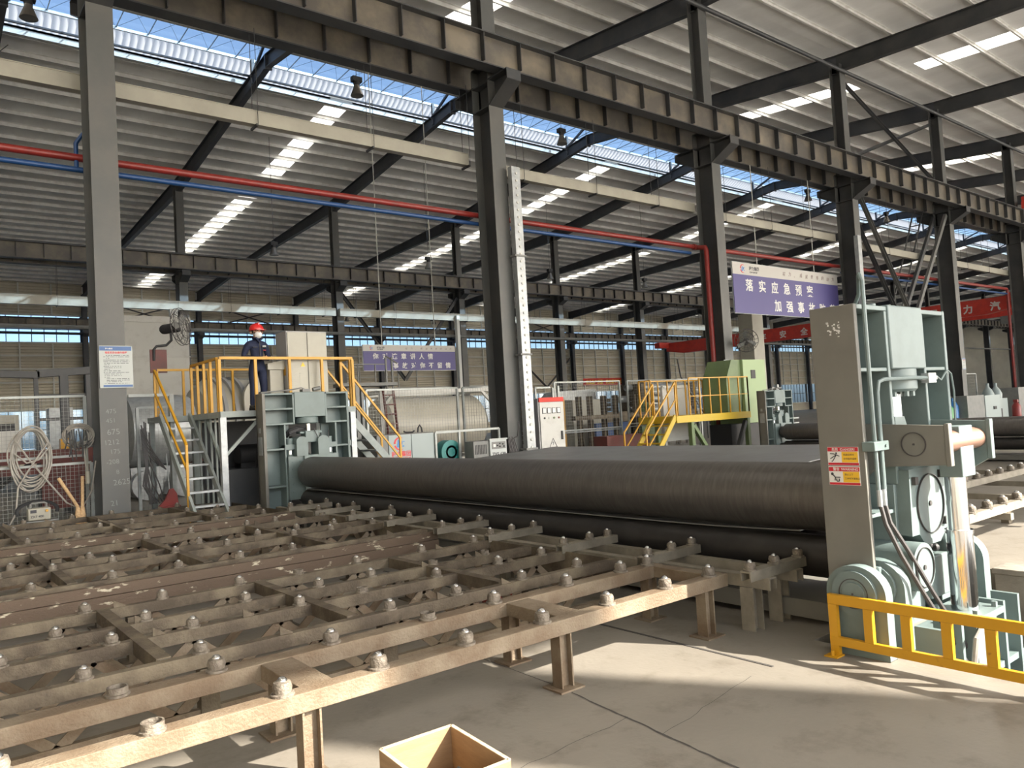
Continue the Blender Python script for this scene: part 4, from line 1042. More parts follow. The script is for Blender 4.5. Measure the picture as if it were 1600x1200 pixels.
solo('pipe', m_, 'red', 'red pipe continuing right of the third column to the far right column', 'pipe')
solo('pipe', MB().tube([(GX[4], YP, 7.6), (GX[6] - .5, YP, 7.7)], .055, 8), 'blue', 'short blue pipe under the right-hand red pipe behind the V brace', 'pipe')
def tray(y, z, xa, xb, label, h=.30, w=.2):
    m_ = MB().box(xa, xb, y - w / 2, y + w / 2, z - h / 2, z + h / 2).box(xa, xb, y - w / 2 - .015, y + w / 2 + .015, z + h / 2, z + h / 2 + .02)
    x = xa + 1.2
    T = tag(build('cable_tray', m_, 'tray'), label, 'cable tray')
    while x < xb:
        zz = 11.56 if y < 30 else 11.8
        g = MB().bar((x, y - .18, z - h / 2 - .03), (x, y + .22, z - h / 2 - .03), .05)
        for s in (-.15, .19): g.cyl((x + .03, y + s, z - h / 2 - .04), (x + .03, y + s, zz), .009, 5)
        build('hanger', g, 'dark', T); x += 3.1
    return T
tray(YP + .02, 9.38, XL, GX[2] - .45, 'cream cable tray hung along the main row, left of the second grey column', .32)
tray(YP + .02, 9.25, GX[2] + .35, GX[3] - .3, 'cream cable tray between the second and third grey columns', .3)
tray(YP + .02, 9.12, GX[3] + .3, GX[4] - .4, 'cream cable tray between the third and fourth grey columns', .3)
tray(YP + .02, 8.98, GX[4] + .3, GX[6], 'cream cable tray behind the V brace at right', .3)
tray(YB - .62, 9.6, XL, GX[3] - .5, 'cream cable tray along the middle row, left part', .5, .3)
tray(YB - .62, 9.6, GX[3] - .2, GX[8], 'cream cable tray along the middle row, right part', .5, .3)
m_ = MB().tube([(XL, YB - .52, 8.2), (XR, YB - .52, 8.2)], .11, 8); solo('pipe', m_, 'greybox', 'dark pipe along the middle column row in front of the windows', 'pipe')
m_ = MB().tube([(XL, YC - 1.17, 11.7), (XR, YC - 1.17, 11.7)], .12, 8); solo('pipe', m_, 'rafter', 'dark pipe crossing the bright high windows of the far wall', 'pipe')
m_ = MB().box(13.68, 13.98, 16.62, 16.8, .3, 8.98); 
g = MB()
for q in range(40): g.cyl((13.83, 16.6, .6 + q * .21), (13.83, 16.62, .6 + q * .21), .035, 8)
du = solo('cable_duct', m_, 'galv', 'pale galvanised vertical duct on the right side of the second grey column', 'duct'); build('rivet', g, 'white', du, kind='stuff')
g = MB()
for z in (.95, 3.6, 6.4): g.box(13.6, 14.02, 16.58, 16.84, z, z + .05)
build('clamp', g, 'greybox', du)
solo('cable_duct', MB().box(GX[4] - .62, GX[4] - .32, 16.62, 16.8, 2.0, 9.0), 'galv', 'pale galvanised vertical duct beside the fourth grey column above the machine', 'duct')
solo('conduit_riser', MB().box(12.5, 12.92, YB - 1.0, YB - .7, 0, 9.3).box(12.48, 12.94, YB - 1.02, YB - .68, 9.2, 9.35), 'girt', 'pale square duct standing beside the leftmost middle-row column', 'duct')
solo('conduit_riser', MB().box(GX[4] - 1.0, GX[4] - .75, YB - 1.0, YB - .7, 0, 9.7), 'girt', 'pale square duct right of the mid banner', 'duct')

# hanging lamps
def lamp(x, y, z, label, zt):
    L = thing('high_bay_lamp', label, 'lamp', (x, y, z), 'bell-shaped hall lamps')
    build('shade', MB().lathe([(.26, 0), (.25, .03), (.16, .26), (.12, .36), (.12, .42)], (x, y, z), n=20), 'lamp', L)
    build('lamp_body', MB().lathe([(.12, .42), (.13, .5), (.13, .62), (.04, .72)], (x, y, z), n=14).box(x - .2, x + .2, y - .12, y + .12, z + .55, z + .75), 'black', L)
    build('suspension_rod', MB().cyl((x, y, z + .7), (x, y, zt), .012, 6), 'dark', L)
    build('lens', MB().lathe([(.22, .03), (.1, .01)], (x, y, z), n=16), 'glass', L)
for i, (x, y, z) in enumerate(((14.5, 27.0, 15.0), (25.5, 27.0, 15.0), (36.4, 27.0, 15.1), (47.6, 27.0, 15.1), (58.5, 27.0, 14.9), (3.35, 27.0, 15.0))):
    lamp(x, y, z, 'bell-shaped lamp under the rising roof slope, %s from the left' % ORD[(i + 1) % 6], roof_z(y) - .004)
for i, (x, y, z) in enumerate(((16.6, 41.5, 11.7), (26.8, 41.5, 11.7), (37.2, 41.5, 11.7), (47.4, 41.5, 11.7))):
    lamp(x, y, z, 'bell-shaped lamp on a long rod before the middle row, %s from the left' % ORD[i], roof_z(y) - .004)
for i, (x, y, z) in enumerate(((24.7, 68, 12.6), (35.2, 70, 12.4), (45.5, 70, 12.4), (58.2, 68, 12.6), (78.0, 68, 12.6))):
    lamp(x, y, z, 'bell-shaped lamp in the far aisle before the far wall, %s from the left' % ORD[i], roof_z(y) - .004)

# ------------------------------------------------------------------ signs and banners
c1 = bpy.data.objects['column.004']
assert abs(c1.location.x) < 1e-6
Yf = YFACE - .002
for q, (s_, dx, dz, sz) in enumerate((('475', .05, 2.42, .13), ('451', .05, 2.24, .12), ('675', .06, 2.0, .16), ('1212', .0, 1.8, .14), ('175', .1, 1.62, .13), ('-208', .03, 1.42, .13), ('8', .2, 1.22, .12), ('2625', .14, 1.0, .16), ('21', .08, .6, .15))):
    text('chalk_writing', s_, sz, (3.14 + dx, Yf, dz), (1, 0, .04), (-.1, 0, 1), 'chalk', c1, .0005, -.0015)
def clw(parent, x, y, z, s, txt=True):
    """round red swoosh with slanted blue strokes and the firm's lettering, drawn on a surface facing the camera"""
    m_ = MB(); o1 = []; o2 = []
    for q in range(15):
        a = math.radians(60 + 240 * q / 14); o1.append((x + s * .5 * math.cos(a), z + s * .5 * math.sin(a))); w = .14 * math.sin(math.pi * (q + .6) / 15.2) + .01
        o2.append((x + s * (.5 - w) * math.cos(a) + .0, z + s * (.5 - w) * math.sin(a)))
    for q in range(14):
        if q == 7: continue
        m_.poly([o1[q], o1[q + 1], o2[q + 1], o2[q]], 'y', y - .004, y)
    build('emblem', m_, 'textred', parent)
    m_ = MB()
    def par(dx, w, z0, z1): m_.poly([(x + s * (dx + .2 * z0), z + s * z0), (x + s * (dx + w + .2 * z0), z + s * z0), (x + s * (dx + w + .2 * z1), z + s * z1), (x + s * (dx + .2 * z1), z + s * z1)], 'y', y - .005, y)
    par(-.2, .13, -.26, .28); par(-.07, .16, -.26, -.14); par(.06, .06, -.1, .18); par(.16, .06, -.1, .18); par(.26, .14, -.24, -.14); par(.28, .12, .12, .18)
    build('emblem', m_, 'textblue', parent)
def banner(name, x0, x1, y, z0, z1, label, l1, l2, i1, i2, ropes=None, size=None):
    B = thing(name, label, 'banner', ((x0 + x1) / 2, y, z0), 'violet slogan banners')
    H = z1 - z0; h = z0 + H * .765; W = x1 - x0
    build('cloth', MB().box(x0, x1, y - .015, y + .015, z0, h), 'banner', B)
    build('header', MB().box(x0, x1, y - .016, y + .015, h, z1), 'bannertop', B)
    build('frame', MB().bar((x0, y + .03, z1), (x1, y + .03, z1), .05).bar((x0, y + .03, z0), (x1, y + .03, z0), .04).bar((x0, y + .03, z0), (x0, y + .03, z1), .04).bar((x1, y + .03, z0), (x1, y + .03, z1), .04), 'galv', B)
    yt = y - .018; s = H * .255 if size is None else size
    def line(t, xs, z, st):
        for q, ch in enumerate(t): text('lettering', ch, s, (xs + q * st, yt, z), (1, 0, 0), (0, 0, 1), 'textwhite', B, .003, s * .018)
    line(l1, x0 + W * i1[0], z0 + H * .47, W * i1[1]); line(l2, x0 + W * i2[0], z0 + H * .10, W * i2[1])
    clw(B, x0 + W * .085, yt, z0 + H * .885, H * .17)
    text('lettering', '\u7a0b\u529b\u96c6\u56e2', H * .085, (x0 + W * .14, yt, z0 + H * .875), (1, 0, 0), (0, 0, 1), 'textdark', B, .002, .004)
    text('lettering', 'CLW GROUP', H * .045, (x0 + W * .142, yt, z0 + H * .815), (1, 0, 0), (0, 0, 1), 'textdark', B, .002, .002)
    for q, ch in enumerate('\u7a0b\u529b,\u6210\u5c31\u4e16\u754c\u7684\u52a8\u529b'):
        text('script_lettering', ch, H * .10, (x0 + W * (.44 + .055 * q), yt, z0 + H * (.84 + .01 * (q % 2))), (1, 0, .05), (.15, 0, 1), 'maroon', B, .002, -.002)
    if ropes:
        m_ = MB()
        for x, zt in ropes: m_.cyl((x, y, z1), (x, y, zt), .018, 6)
        build('hanging_rope', m_, 'white', B)
    return B
banner('slogan_banner', 14.72, 19.2, 28.0, 4.1, 5.14, 'violet slogan banner hung above the tank behind the platform stairs',
       '\u4f60\u5bf9\u8fdd\u7ae0\u8bb2\u4eba\u60c5', '\u4e8b\u6545\u5bf9\u4f60\u4e0d\u7559\u60c5', (.095, .098), (.30, .097), [(15.6, roof_z(28) - .004), (18.2, roof_z(28) - .004)])
banner('slogan_banner', 25.6, 33.5, 17.9, 5.45, 7.46, 'large violet slogan banner hanging between columns above the near machine frame',
       '\u843d\u5b9e\u5e94\u6025\u9884\u6848', '\u52a0\u5f3a\u4e8b\u6545\u9632\u8303', (.10, .113), (.345, .11), [(27.3, 11.56), (31.6, 11.56)])
def notice(name, x0, x1, y, z0, z1, label, head=True):
    N = thing(name, label, 'sign', ((x0 + x1) / 2, y, z0)); W = x1 - x0; H = z1 - z0
    build('board', MB().box(x0, x1, y - .012, y, z0, z1), 'signwhite', N)
    build('header_band', MB().box(x0 + W * .01, x1 - W * .03, y - .014, y - .012, z1 - H * .115, z1 - H * .015).box(x0 + W * .1, x1 - W * .02, y - .014, y - .012, z0 + H * .02, z0 + H * .07), 'signblue', N)
    text('lettering', '\u7a0b\u529b\u96c6\u56e2', H * .04, (x0 + W * .18, y - .015, z1 - H * .085), (1, 0, 0), (0, 0, 1), 'textwhite', N, .0006, .0005)
    text('lettering', '\u5377\u677f\u673a\u5b89\u5168\u64cd\u4f5c\u89c4\u7a0b', H * .058, (x0 + W * .17, y - .015, z1 - H * .185), (1, 0, 0), (0, 0, 1), 'textred', N, .0006, .0008, width=W * .66)
    g = MB(); random.seed(5)
    for q in range(19):
        z = z1 - H * (.235 + .037 * q); a = x0 + W * random.choice((.12, .14, .2)); e = x0 + W * random.choice((.9, .9, .88, .3, .65)); x = a
        while x < e:
            w = W * random.uniform(.012, .05); g.box(x, min(x + w, e), y - .0135, y - .012, z, z + H * .011); x += w + W * random.choice((.004, .004, .03))
    build('small_print', g, 'textdark', N, kind='stuff')
    return N
notice('safety_notice', 3.10, 3.705, YFACE - .02, 2.93, 3.77, 'white safety notice with blue header on the first grey column')
notice('safety_notice', 23.25, 23.85, YFACE - .02, 2.35, 3.5, 'white notice sheet on the third grey column above the ochre platform')
notice('safety_notice', GX[5] - .25, GX[5] + .2, YFACE - .03, 3.0, 3.6, 'small white notice low on the fifth grey column at right')
def redbanner(x0, x1, y, z0, z1, label, t, m='textyellow'):
    N = thing('red_banner', label, 'banner', ((x0 + x1) / 2, y, z0), 'red slogan banners')
    build('cloth', MB().box(x0, x1, y - .02, y, z0, z1), 'redbanner', N); W = x1 - x0
    for q, ch in enumerate(t):
        if ch != ' ': text('lettering', ch, (z1 - z0) * .62, (x0 + W * (.06 + .9 * q / len(t)), y - .022, z0 + (z1 - z0) * .22), (1, 0, 0), (0, 0, 1), m, N, .003, .02)
redbanner(76.6, 84.9, 79.74, 5.75, 6.75, 'red banner with yellow lettering on the far wall between the mesh gates', '\u5b89\u5168\u751f\u4ea7\u8d28\u91cf \u8d23\u4efb\u91cd\u4e8e\u6cf0\u5c71')
redbanner(14.3, 20.0, 79.74, 5.2, 6.0, 'red banner low on the far wall seen between first column and stairs', '\u5b89\u5168\u7b2c\u4e00\u9884\u9632\u4e3a\u4e3b\u7efc\u5408\u6cbb\u7406', 'textwhite')
redbanner(24.6, 32.7, 79.74, 5.2, 6.0, 'red banner low on the far wall behind the platform railing', '\u4eba\u4eba\u8bb2\u5b89\u5168\u4e8b\u4e8b\u4e3a\u5b89\u5168', 'textwhite')

# red overhead cranes
def crane(x, z, label, chars, sc=1.0, zb=0):
    N = thing('bridge_crane', label, 'crane', (x, (YA + YB) / 2, z), 'red bridge cranes')
    ya, yb = YA + .9, YB - .8
    m_ = MB().poly([(ya, z + .3), (ya + 2, z), (yb - 2, z), (yb, z + .3), (yb, z + 1.05), (ya, z + 1.05)], 'x', x - .3, x + .3); build('bridge', m_, 'crane', N)
    for y in (ya, yb): build('end_carriage', MB().box(x - 1.6, x + 1.6, y - .3, y + .3, z + .6, z + 1.1), 'crane', N)
    for yq, ch in chars: text('lettering', ch, .62, (x - .305, yq + .4, z + .24), (0, -1, 0), (0, 0, 1), 'textwhite', N, .004, .02)
    build('hoist', MB().box(x - .5, x + .5, 30, 31.2, z - .8, z).cyl((x, 30.6, z - .8), (x, 30.6, z - 3.0), .03, 6), 'greybox', N)
crane(57.0, 6.87, 'red bridge crane with white lettering spanning the middle bay at far right', ((39.0, '\u6c7d'), (37.0, '\u8f66'), (35.15, '\u5b89'), (33.25, '\u5168'), (23.4, '\u7a0b'), (21.15, '\u529b'), (19.5, '\u6c7d')))
crane(92.0, 9.5, 'second red bridge crane farther down the middle bay, mostly hidden', ((40.0, '\u5b89'), (36.0, '\u5168')))
solo('crane_bumper', MB().box(53.9, 55.2, YA - 1.2, YA - .6, 12.6, 13.5).box(53.5, 54.0, YA - 1.1, YA - .7, 12.7, 13.1), 'crane', 'red crane end carriage on the near girder at the right picture edge', 'carriage')
# ------------------------------------------------------------------ mesh fences and the things around the first column
def mesh_panel(name, p, q, z0, z1, label, cell=.075, post=.06, parent=None, fr='fence', group='mesh fence panels', wr=.0024, posts=(1, 1)):
    """framed wire mesh between two floor points"""
    a = Vector((p[0], p[1], 0)); b = Vector((q[0], q[1], 0)); d = (b - a); L = d.length; d.normalize()
    N = thing(name, label, 'fence', ((a.x + b.x) / 2, (a.y + b.y) / 2, 0), group)
    def P(t, z): return (a.x + d.x * t, a.y + d.y * t, z)
    for t, k_ in ((0, 0), (L, 1)):
        build('post', MB().bar(P(t, 0.0 if posts[k_] else z0), P(t, z1), post), fr, N)
    for z in (z0, z1): build('frame_rail', MB().bar(P(0, z), P(L, z), post * .8), fr, N)
    m_ = MB(); n = int(L / cell)
    for i in range(1, n): m_.bar(P(i * L / n, z0), P(i * L / n, z1), wr * 2)
    n = int((z1 - z0) / cell)
    for i in range(1, n): m_.bar(P(0, z0 + i * (z1 - z0) / n), P(L, z0 + i * (z1 - z0) / n), wr * 2)
    build('wire_mesh', m_, 'wire', N)
    return N
mesh_panel('mesh_fence', (0.6, 17.75), (3.05, 17.75), .2, 1.47, 'low wire mesh fence left of the first column, brooms leaning on it')
mesh_panel('mesh_fence', (0.4, 17.95), (3.0, 17.95), 1.62, 2.84, 'upper wire mesh fence left of the first column behind the hose coils')
mesh_panel('mesh_fence', (3.98, 17.9), (4.6, 17.75), .15, 2.55, 'narrow wire mesh panel right of the first column')
solo('gate_post', MB().bar((4.6, 17.6, 0), (4.6, 17.6, 2.8), .09).bar((3.75, 17.6, 2.8), (4.6, 17.6, 2.8), .06), 'fence', 'pale grey steel post frame left of the platform stairs', 'frame')
def coil(cx, cy, cz, rx, rz, n, r, m, label, extra=None, seed=1):
    random.seed(seed); N = thing('hose_coil', label, 'hose', (cx, cy, cz)); 
    m_ = MB()
    for q in range(n):
        ax = rx * random.uniform(.72, 1.05); az = rz * random.uniform(.75, 1.03); ox = random.uniform(-.05, .05); oz = random.uniform(-.06, .04) - (rz - az) * -.8; oy = random.uniform(-.06, .06); tl = random.uniform(-.2, .2)
        pts = []
        for k_ in range(28):
            a = 2 * math.pi * k_ / 28; x = ax * math.cos(a); z = az * math.sin(a)
            pts.append((cx + ox + x + tl * z * .3, cy + oy + .03 * math.sin(3 * a), cz + oz + z))
        m_.tube(pts, r, 6, closed=True)
    build('coil', m_, m, N)
    if extra:
        for e in extra: build('loose_end', MB().tube(e, r, 6), m, N)
    return N
coil(1.98, 17.55, 1.62, .34, .62, 8, .016, 'hose', 'big tangled coil of pale grey hose hanging on the mesh fence',
     [[(1.72, 17.5, 2.0), (1.95, 17.48, 1.6), (2.25, 17.5, 1.15), (2.55, 17.5, .72), (2.8, 17.5, .55), (3.0, 17.5, .9), (3.08, 17.45, 1.5)],
      [(2.25, 17.5, 1.9), (1.95, 17.46, 1.45), (1.75, 17.5, 1.1), (1.7, 17.5, .6), (1.55, 17.5, .3), (1.6, 17.4, .05)],
      [(1.7, 17.5, 1.75), (1.9, 17.48, 1.55), (2.1, 17.5, 1.6), (2.3, 17.5, 1.85)]], 3)
coil(2.8, 17.6, 2.0, .25, .24, 8, .015, 'hose', 'round coil of brown hose hanging on the fence beside the blue pipe', [[(2.9, 17.55, 1.8), (2.9, 17.5, 1.5), (2.93, 17.5, 1.3)]], 4)
m_ = MB()
random.seed(9)
for q in range(9):
    x = 2.6 + .042 * q; m_.tube([(x, 17.55, 2.15 + random.uniform(-.05, .05)), (x + random.uniform(-.03, .03), 17.5, 1.9), (x + random.uniform(-.06, .06), 17.52, 1.6 + random.uniform(-.1, .2))], .012, 5)
solo('cable_bundle', m_, 'black', 'thin black cables hanging inside the brown hose coil', 'cable')
solo('pull_switch', MB().cyl((2.93, 17.45, 1.06), (2.93, 17.45, 1.3), .05, 10).cyl((2.93, 17.45, 1.3), (2.93, 17.5, 1.8), .008, 5), 'cabinet', 'small cream pendant switch dangling from the brown hose coil', 'switch')
m_ = MB()
for q in range(12):
    x = 3.98 + random.uniform(0, .2); m_.tube([(x, 17.7, 2.1 + random.uniform(-.1, .15)), (x + random.uniform(-.05, .08), 17.62, 1.5), (x + random.uniform(-.05, .2), 17.6, .9), (x + random.uniform(0, .3), 17.62, .5)], .014, 5)
for q in range(5): m_.tube([(4.0, 17.65, 1.7 + .1 * q), (4.2, 17.6, 1.4 + .05 * q), (4.45, 17.62, 1.2)], .012, 5)
solo('cable_bundle', m_, 'cable', 'bundle of dark welding cables hanging right of the first column', 'cable')
def broom(x, y, lean, label):
    B = thing('straw_broom', label, 'broom', (x, y, 0), 'straw brooms')
    b = Vector((x, y, .62)); t = Vector((x + lean, y + .25, 1.2))
    build('handle', MB().cyl(b, t, .03, 10, r2=.035), 'straw', B)
    m_ = MB(); random.seed(int(x * 100))
    for q in range(40):
        a = random.uniform(0, 6.28); s = random.uniform(0, 1)
        m_.cyl(b + (t - b) * .02, (x + .16 * s * math.cos(a) - lean * .3, y + .08 * s * math.sin(a) - .04, random.uniform(.0, .05)), .02, 5, r2=.012)
    m_.lathe([(.035, .62), (.06, .45), (.04, .6)], (x, y, 0), n=10)
    build('bristles', m_, 'straw', B, kind='stuff')
broom(2.72, 17.35, -.28, 'straw broom leaning left against the mesh fence')
broom(2.8, 17.35, .06, 'straw broom standing upright by the fence post')
# suitcase welder with cable roll on a steel stool
solo('steel_stool', MB().box(1.75, 2.35, 17.15, 17.5, .42, .45).box(1.78, 1.83, 17.18, 17.22, 0, .42).box(2.27, 2.32, 17.18, 17.22, 0, .42).box(1.78, 1.83, 17.43, 17.47, 0, .42).box(2.27, 2.32, 17.43, 17.47, 0, .42), 'greybox', 'low steel stool carrying the portable welder behind the table', 'stool')
Wd = thing('portable_welder', 'small cream portable welder with carry handle and black cable roll', 'welder', (2.05, 17.3, .455))
m_ = MB().box(1.86, 2.24, 17.18, 17.42, .455, .69); b_ = build('case', m_, 'cabinet', Wd, bevel=.02)
build('display', MB().box(1.9, 2.0, 17.172, 17.18, .6, .66), 'textdark', b_); build('knob', MB().cyl((2.17, 17.15, .63), (2.17, 17.18, .63), .025, 12), 'yellow', b_)
text('lettering', 'ZX7 400', .06, (1.9, 17.176, .51), (1, 0, 0), (0, 0, 1), 'textdark', b_, .002, .001)
build('handle', MB().tube([(1.92, 17.3, .69), (1.92, 17.3, .76), (1.95, 17.3, .78), (2.15, 17.3, .78), (2.18, 17.3, .76), (2.18, 17.3, .69)], .02, 8), 'greybox', Wd)
m_ = MB()
for q in range(9):
    r = .27 + .012 * (q % 4); m_.tube([(2.05 + (r + .05) * math.cos(a), 17.47 + .012 * (q // 3) , .62 + r * .62 * math.sin(a)) for a in [math.pi * k_ / 14 - .3 for k_ in range(18)]], .016, 6)
build('cable', m_, 'black', Wd)
# dust pan
D2 = thing('dust_pan', 'red dustpan with long handle standing behind the table near the stairs', 'dustpan', (4.35, 17.15, 0))
m_ = MB().poly([(4.15, .45), (4.55, .45), (4.52, .7), (4.45, .82), (4.38, .8), (4.3, .62)], 'y', 17.12, 17.2).box(4.15, 4.55, 16.98, 17.2, .44, .46); build('pan', m_, 'red', D2)
build('handle', MB().cyl((4.4, 17.2, .7), (4.38, 17.3, 1.55), .012, 8), 'galv', D2)
solo('steel_stool', MB().box(4.1, 4.6, 16.95, 17.35, .41, .435).box(4.12, 4.17, 16.97, 17.01, 0, .41).box(4.53, 4.58, 16.97, 17.01, 0, .41).box(4.12, 4.17, 17.29, 17.33, 0, .41).box(4.53, 4.58, 17.29, 17.33, 0, .41), 'greybox', 'low steel stool under the red dustpan by the stairs', 'stool')
# pedestal fan fixed to the railing
def fan(x, y, z, label, mount, hand=1):
    Fn = thing('industrial_fan', label, 'fan', (x, y, z), 'wire-guard fans')
    ax = Vector((hand * .75, -.62, .1)).normalized(); c = Vector((x, y, z))
    build('motor', MB().cyl(c - ax * .34, c - ax * .02, .11, 16).sphere(c - ax * .34, .11, 12), 'black', Fn)
    m_ = MB(); u = ax.orthogonal().normalized(); v = ax.cross(u)
    for r, d in ((.42, .08), (.42, .0), (.28, .13), (.14, .16), (.3, -.06)): m_.tube([c + ax * d + (u * math.cos(a) + v * math.sin(a)) * r for a in [2 * math.pi * k_ / 24 for k_ in range(24)]], .008, 5, closed=True)
    for q in range(16):
        a = 2 * math.pi * q / 16; e = u * math.cos(a) + v * math.sin(a); m_.tube([c + ax * .17, c + ax * .13 + e * .28, c + ax * .06 + e * .42, c - ax * .06 + e * .3, c - ax * .08 + e * .1], .005, 4)
    build('wire_guard', m_, 'cable', Fn)
    m_ = MB()
    for q in range(3):
        a = 2 * math.pi * q / 3; e = u * math.cos(a) + v * math.sin(a); f = u * math.cos(a + .7) + v * math.sin(a + .7)
        m_.add([c + ax * .02, c + ax * .05 + e * .36, c + ax * .0 + (e + f).normalized() * .38, c - ax * .01 + f * .2, c + ax * .03, c + ax * .06 + e * .36, c + ax * .01 + (e + f).normalized() * .38, c + f * .2], [(0, 1, 2, 3), (7, 6, 5, 4), (0, 4, 5, 1), (1, 5, 6, 2), (2, 6, 7, 3), (3, 7, 4, 0)])
    build('blade', m_, 'greybox', Fn)
    build('bracket', MB().tube([tuple(c - ax * .2)] + mount, .03, 8), 'black', Fn)
    return Fn
fan(4.95, 18.05, 4.34, 'black wire-guard fan on a bent arm above the platform railing', [(4.8, 18.15, 4.05), (4.7, 18.2, 3.94), (4.5, 18.22, 3.92), (4.45, 18.25, 3.85), (4.45, 18.28, 3.6)])
solo('mounting_plate', MB().box(4.37, 4.72, 18.27, 18.31, ZD + 1.0, ZD + 1.52), 'maroon', 'dark brown steel plate carrying the fan arm on the railing', 'plate')
fan(24.0, 16.4, 4.15, 'black wire-guard fan on the third grey column above its white notice', [(24.1, 16.75, 4.1), (24.1, 16.9, 3.9)], -1)

# ------------------------------------------------------------------ between platform and second column
G = thing('parts_cabinet', 'pale cabinet with round red and blue emblem behind the big roll', 'cabinet', (10.2, 17.3, 0))
build('body', MB().box(9.3, 10.98, 17.2, 17.9, 0, 1.62), 'greybox', G, bevel=.01)
d = build('door', MB().box(9.62, 10.27, 17.17, 17.2, .08, 1.6), 'palebox', G); d2 = build('door', MB().box(10.29, 10.96, 17.17, 17.2, .08, 1.6), 'palebox', G)
clw(d, 9.93, 17.168, 1.38, .34)
text('lettering', '\u7a0b\u529b\u96c6\u56e2', .155, (9.68, 17.166, 1.06), (1, 0, 0), (0, 0, 1), 'textred', d, .002, .003, width=.56)
text('lettering', 'CLW GROUP', .08, (9.68, 17.166, .97), (1, 0, 0), (0, 0, 1), 'textred', d, .002, .001, width=.56)
for x, l in ((10.42, 'small black shackle lying on top of the emblem cabinet'), (10.75, 'upright lifting hook on top of the emblem cabinet')):
    m_ = MB().tube([(x - .07, 17.5, 1.63), (x - .05, 17.5, 1.75), (x, 17.5, 1.82), (x + .05, 17.5, 1.75), (x + .07, 17.5, 1.63)], .022, 8) if x > 10.6 else MB().tube([(x - .16, 17.5, 1.68), (x - .1, 17.5, 1.65), (x + .1, 17.5, 1.645), (x + .16, 17.5, 1.68)], .022, 8)
    solo('lifting_hook', m_, 'black', l, 'hook', at=(x, 17.5, 1.63))
Fr = thing('pipe_railing', 'low pale pipe frame in front of the mesh gate beside the second column', 'frame', (12.1, 17.15, 0))
build('rail', MB().bar((11.0, 17.15, 1.6), (13.1, 17.15, 1.6), .06), 'fence', Fr)
for x in (11.0, 11.75, 13.1): build('post', MB().bar((x, 17.15, 0), (x, 17.15, 1.6), .055), 'fence', Fr)
T_ = thing('welding_rectifier', 'grey and white welding power source behind the big roll', 'welder', (12.4, 16.75, 0))
build('body', MB().box(11.85, 12.92, 16.65, 17.05, .05, 1.30), 'greybox', T_, bevel=.01)
fp = build('front_panel', MB().box(12.36, 12.92, 16.6, 16.65, .05, 1.32).box(12.33, 12.95, 16.58, 16.66, 1.30, 1.34), 'signwhite', T_)
build('meter_panel', MB().box(12.42, 12.88, 16.59, 16.6, 1.06, 1.25), 'greybox', fp)
g = MB().box(12.46, 12.54, 16.583, 16.59, 1.11, 1.19)
build('meter', g, 'textwhite', fp)
g = MB()
for x, z in ((12.6, 1.15), (12.68, 1.2), (12.68, 1.12), (12.78, 1.18), (12.82, 1.12)): g.cyl((x, 16.57, z), (x, 16.59, z), .02, 10)
build('knob', g, 'black', fp)
text('lettering', 'ZX5-630', .15, (12.42, 16.596, .86), (1, 0, 0), (0, 0, 1), 'textdark', fp, .002, .003, width=.46)
g = MB()
for q in range(8): g.box(11.9 + .05 * q, 11.92 + .05 * q, 16.64, 16.65, .95, 1.2)
build('vent_slot', g, 'black', T_)
m_ = MB()
for q in range(8):
    m_.tube([(13.1 + .03 * q, 16.75, 1.25 + .05 * (q % 3)), (13.15 + .04 * q, 16.7, .8), (13.2 + .05 * q, 16.68, .35), (13.25 + .06 * q, 16.6, .02)], .018, 6)
m_.tube([(13.3, 16.75, 1.3), (13.42, 16.72, 1.35), (13.46, 16.7, 1.6), (13.47, 16.7, 1.75)], .02, 6)
solo('cable_bundle', m_, 'cable', 'thick dark welding cables hanging down beside the second column', 'cable')
solo('cable_drum', MB().ring((11.55, 17.25, 1.05), (11.55, 17.6, 1.05), .32, .12, 24).cyl((11.55, 17.25, 1.05), (11.55, 17.6, 1.05), .18, 18).box(11.4, 11.7, 17.3, 17.55, 0, .75), 'teal', 'teal hose drum standing between cabinet and welding power source', 'drum')
mesh_panel('mesh_gate', (9.65, 18.3), (12.55, 18.3), .25, 2.82, 'tall wire mesh gate in front of the cream tank', .09)
mesh_panel('mesh_gate', (12.75, 18.3), (13.75, 18.3), .25, 2.82, 'narrow wire mesh gate right of the tall one beside second column', .09)
solo('gate_post', MB().box(9.3, 9.4, 18.2, 18.3, 0, 2.95).box(9.46, 9.52, 18.2, 18.3, 0, 2.9), 'greybox', 'dark twin gate post left of the tall mesh gate', 'post')
# white switch cabinet
Q = thing('switch_cabinet', 'white switch cabinet with red top strip and meters beside the second column', 'cabinet', (14.9, 17.2, 0))
build('body', MB().box(14.45, 15.42, 17.0, 17.6, 0, 2.38), 'cabside', Q, bevel=.008)
d = build('door', MB().box(14.5, 15.42, 16.97, 17.0, .1, 2.26), 'white', Q)
build('top_strip', MB().box(14.48, 15.43, 16.96, 17.0, 2.27, 2.4), 'redbanner', Q)
g = MB()
for q in range(4):
    x = 14.66 + q * .185; b_ = build('meter', MB().box(x - .07, x + .07, 16.955, 16.97, 1.93, 2.1), 'textdark', d); build('dial', MB().box(x - .055, x + .055, 16.95, 16.955, 1.95, 2.085), 'textwhite', b_)
    build('button', MB().cyl((x, 16.95, 1.8), (x, 16.97, 1.8), .03, 10), ('black', 'white', 'green', 'red')[q], d)
build('door_handle', MB().box(15.27, 15.32, 16.93, 16.97, 1.15, 1.4), 'black', d)
g = MB()
for a, b in (((14.8, .95), (15.08, .95)), ((15.08, .95), (14.94, 1.2)), ((14.94, 1.2), (14.8, .95))): g.bar((a[0], 16.965, a[1]), (b[0], 16.965, b[1]), .015, .006)
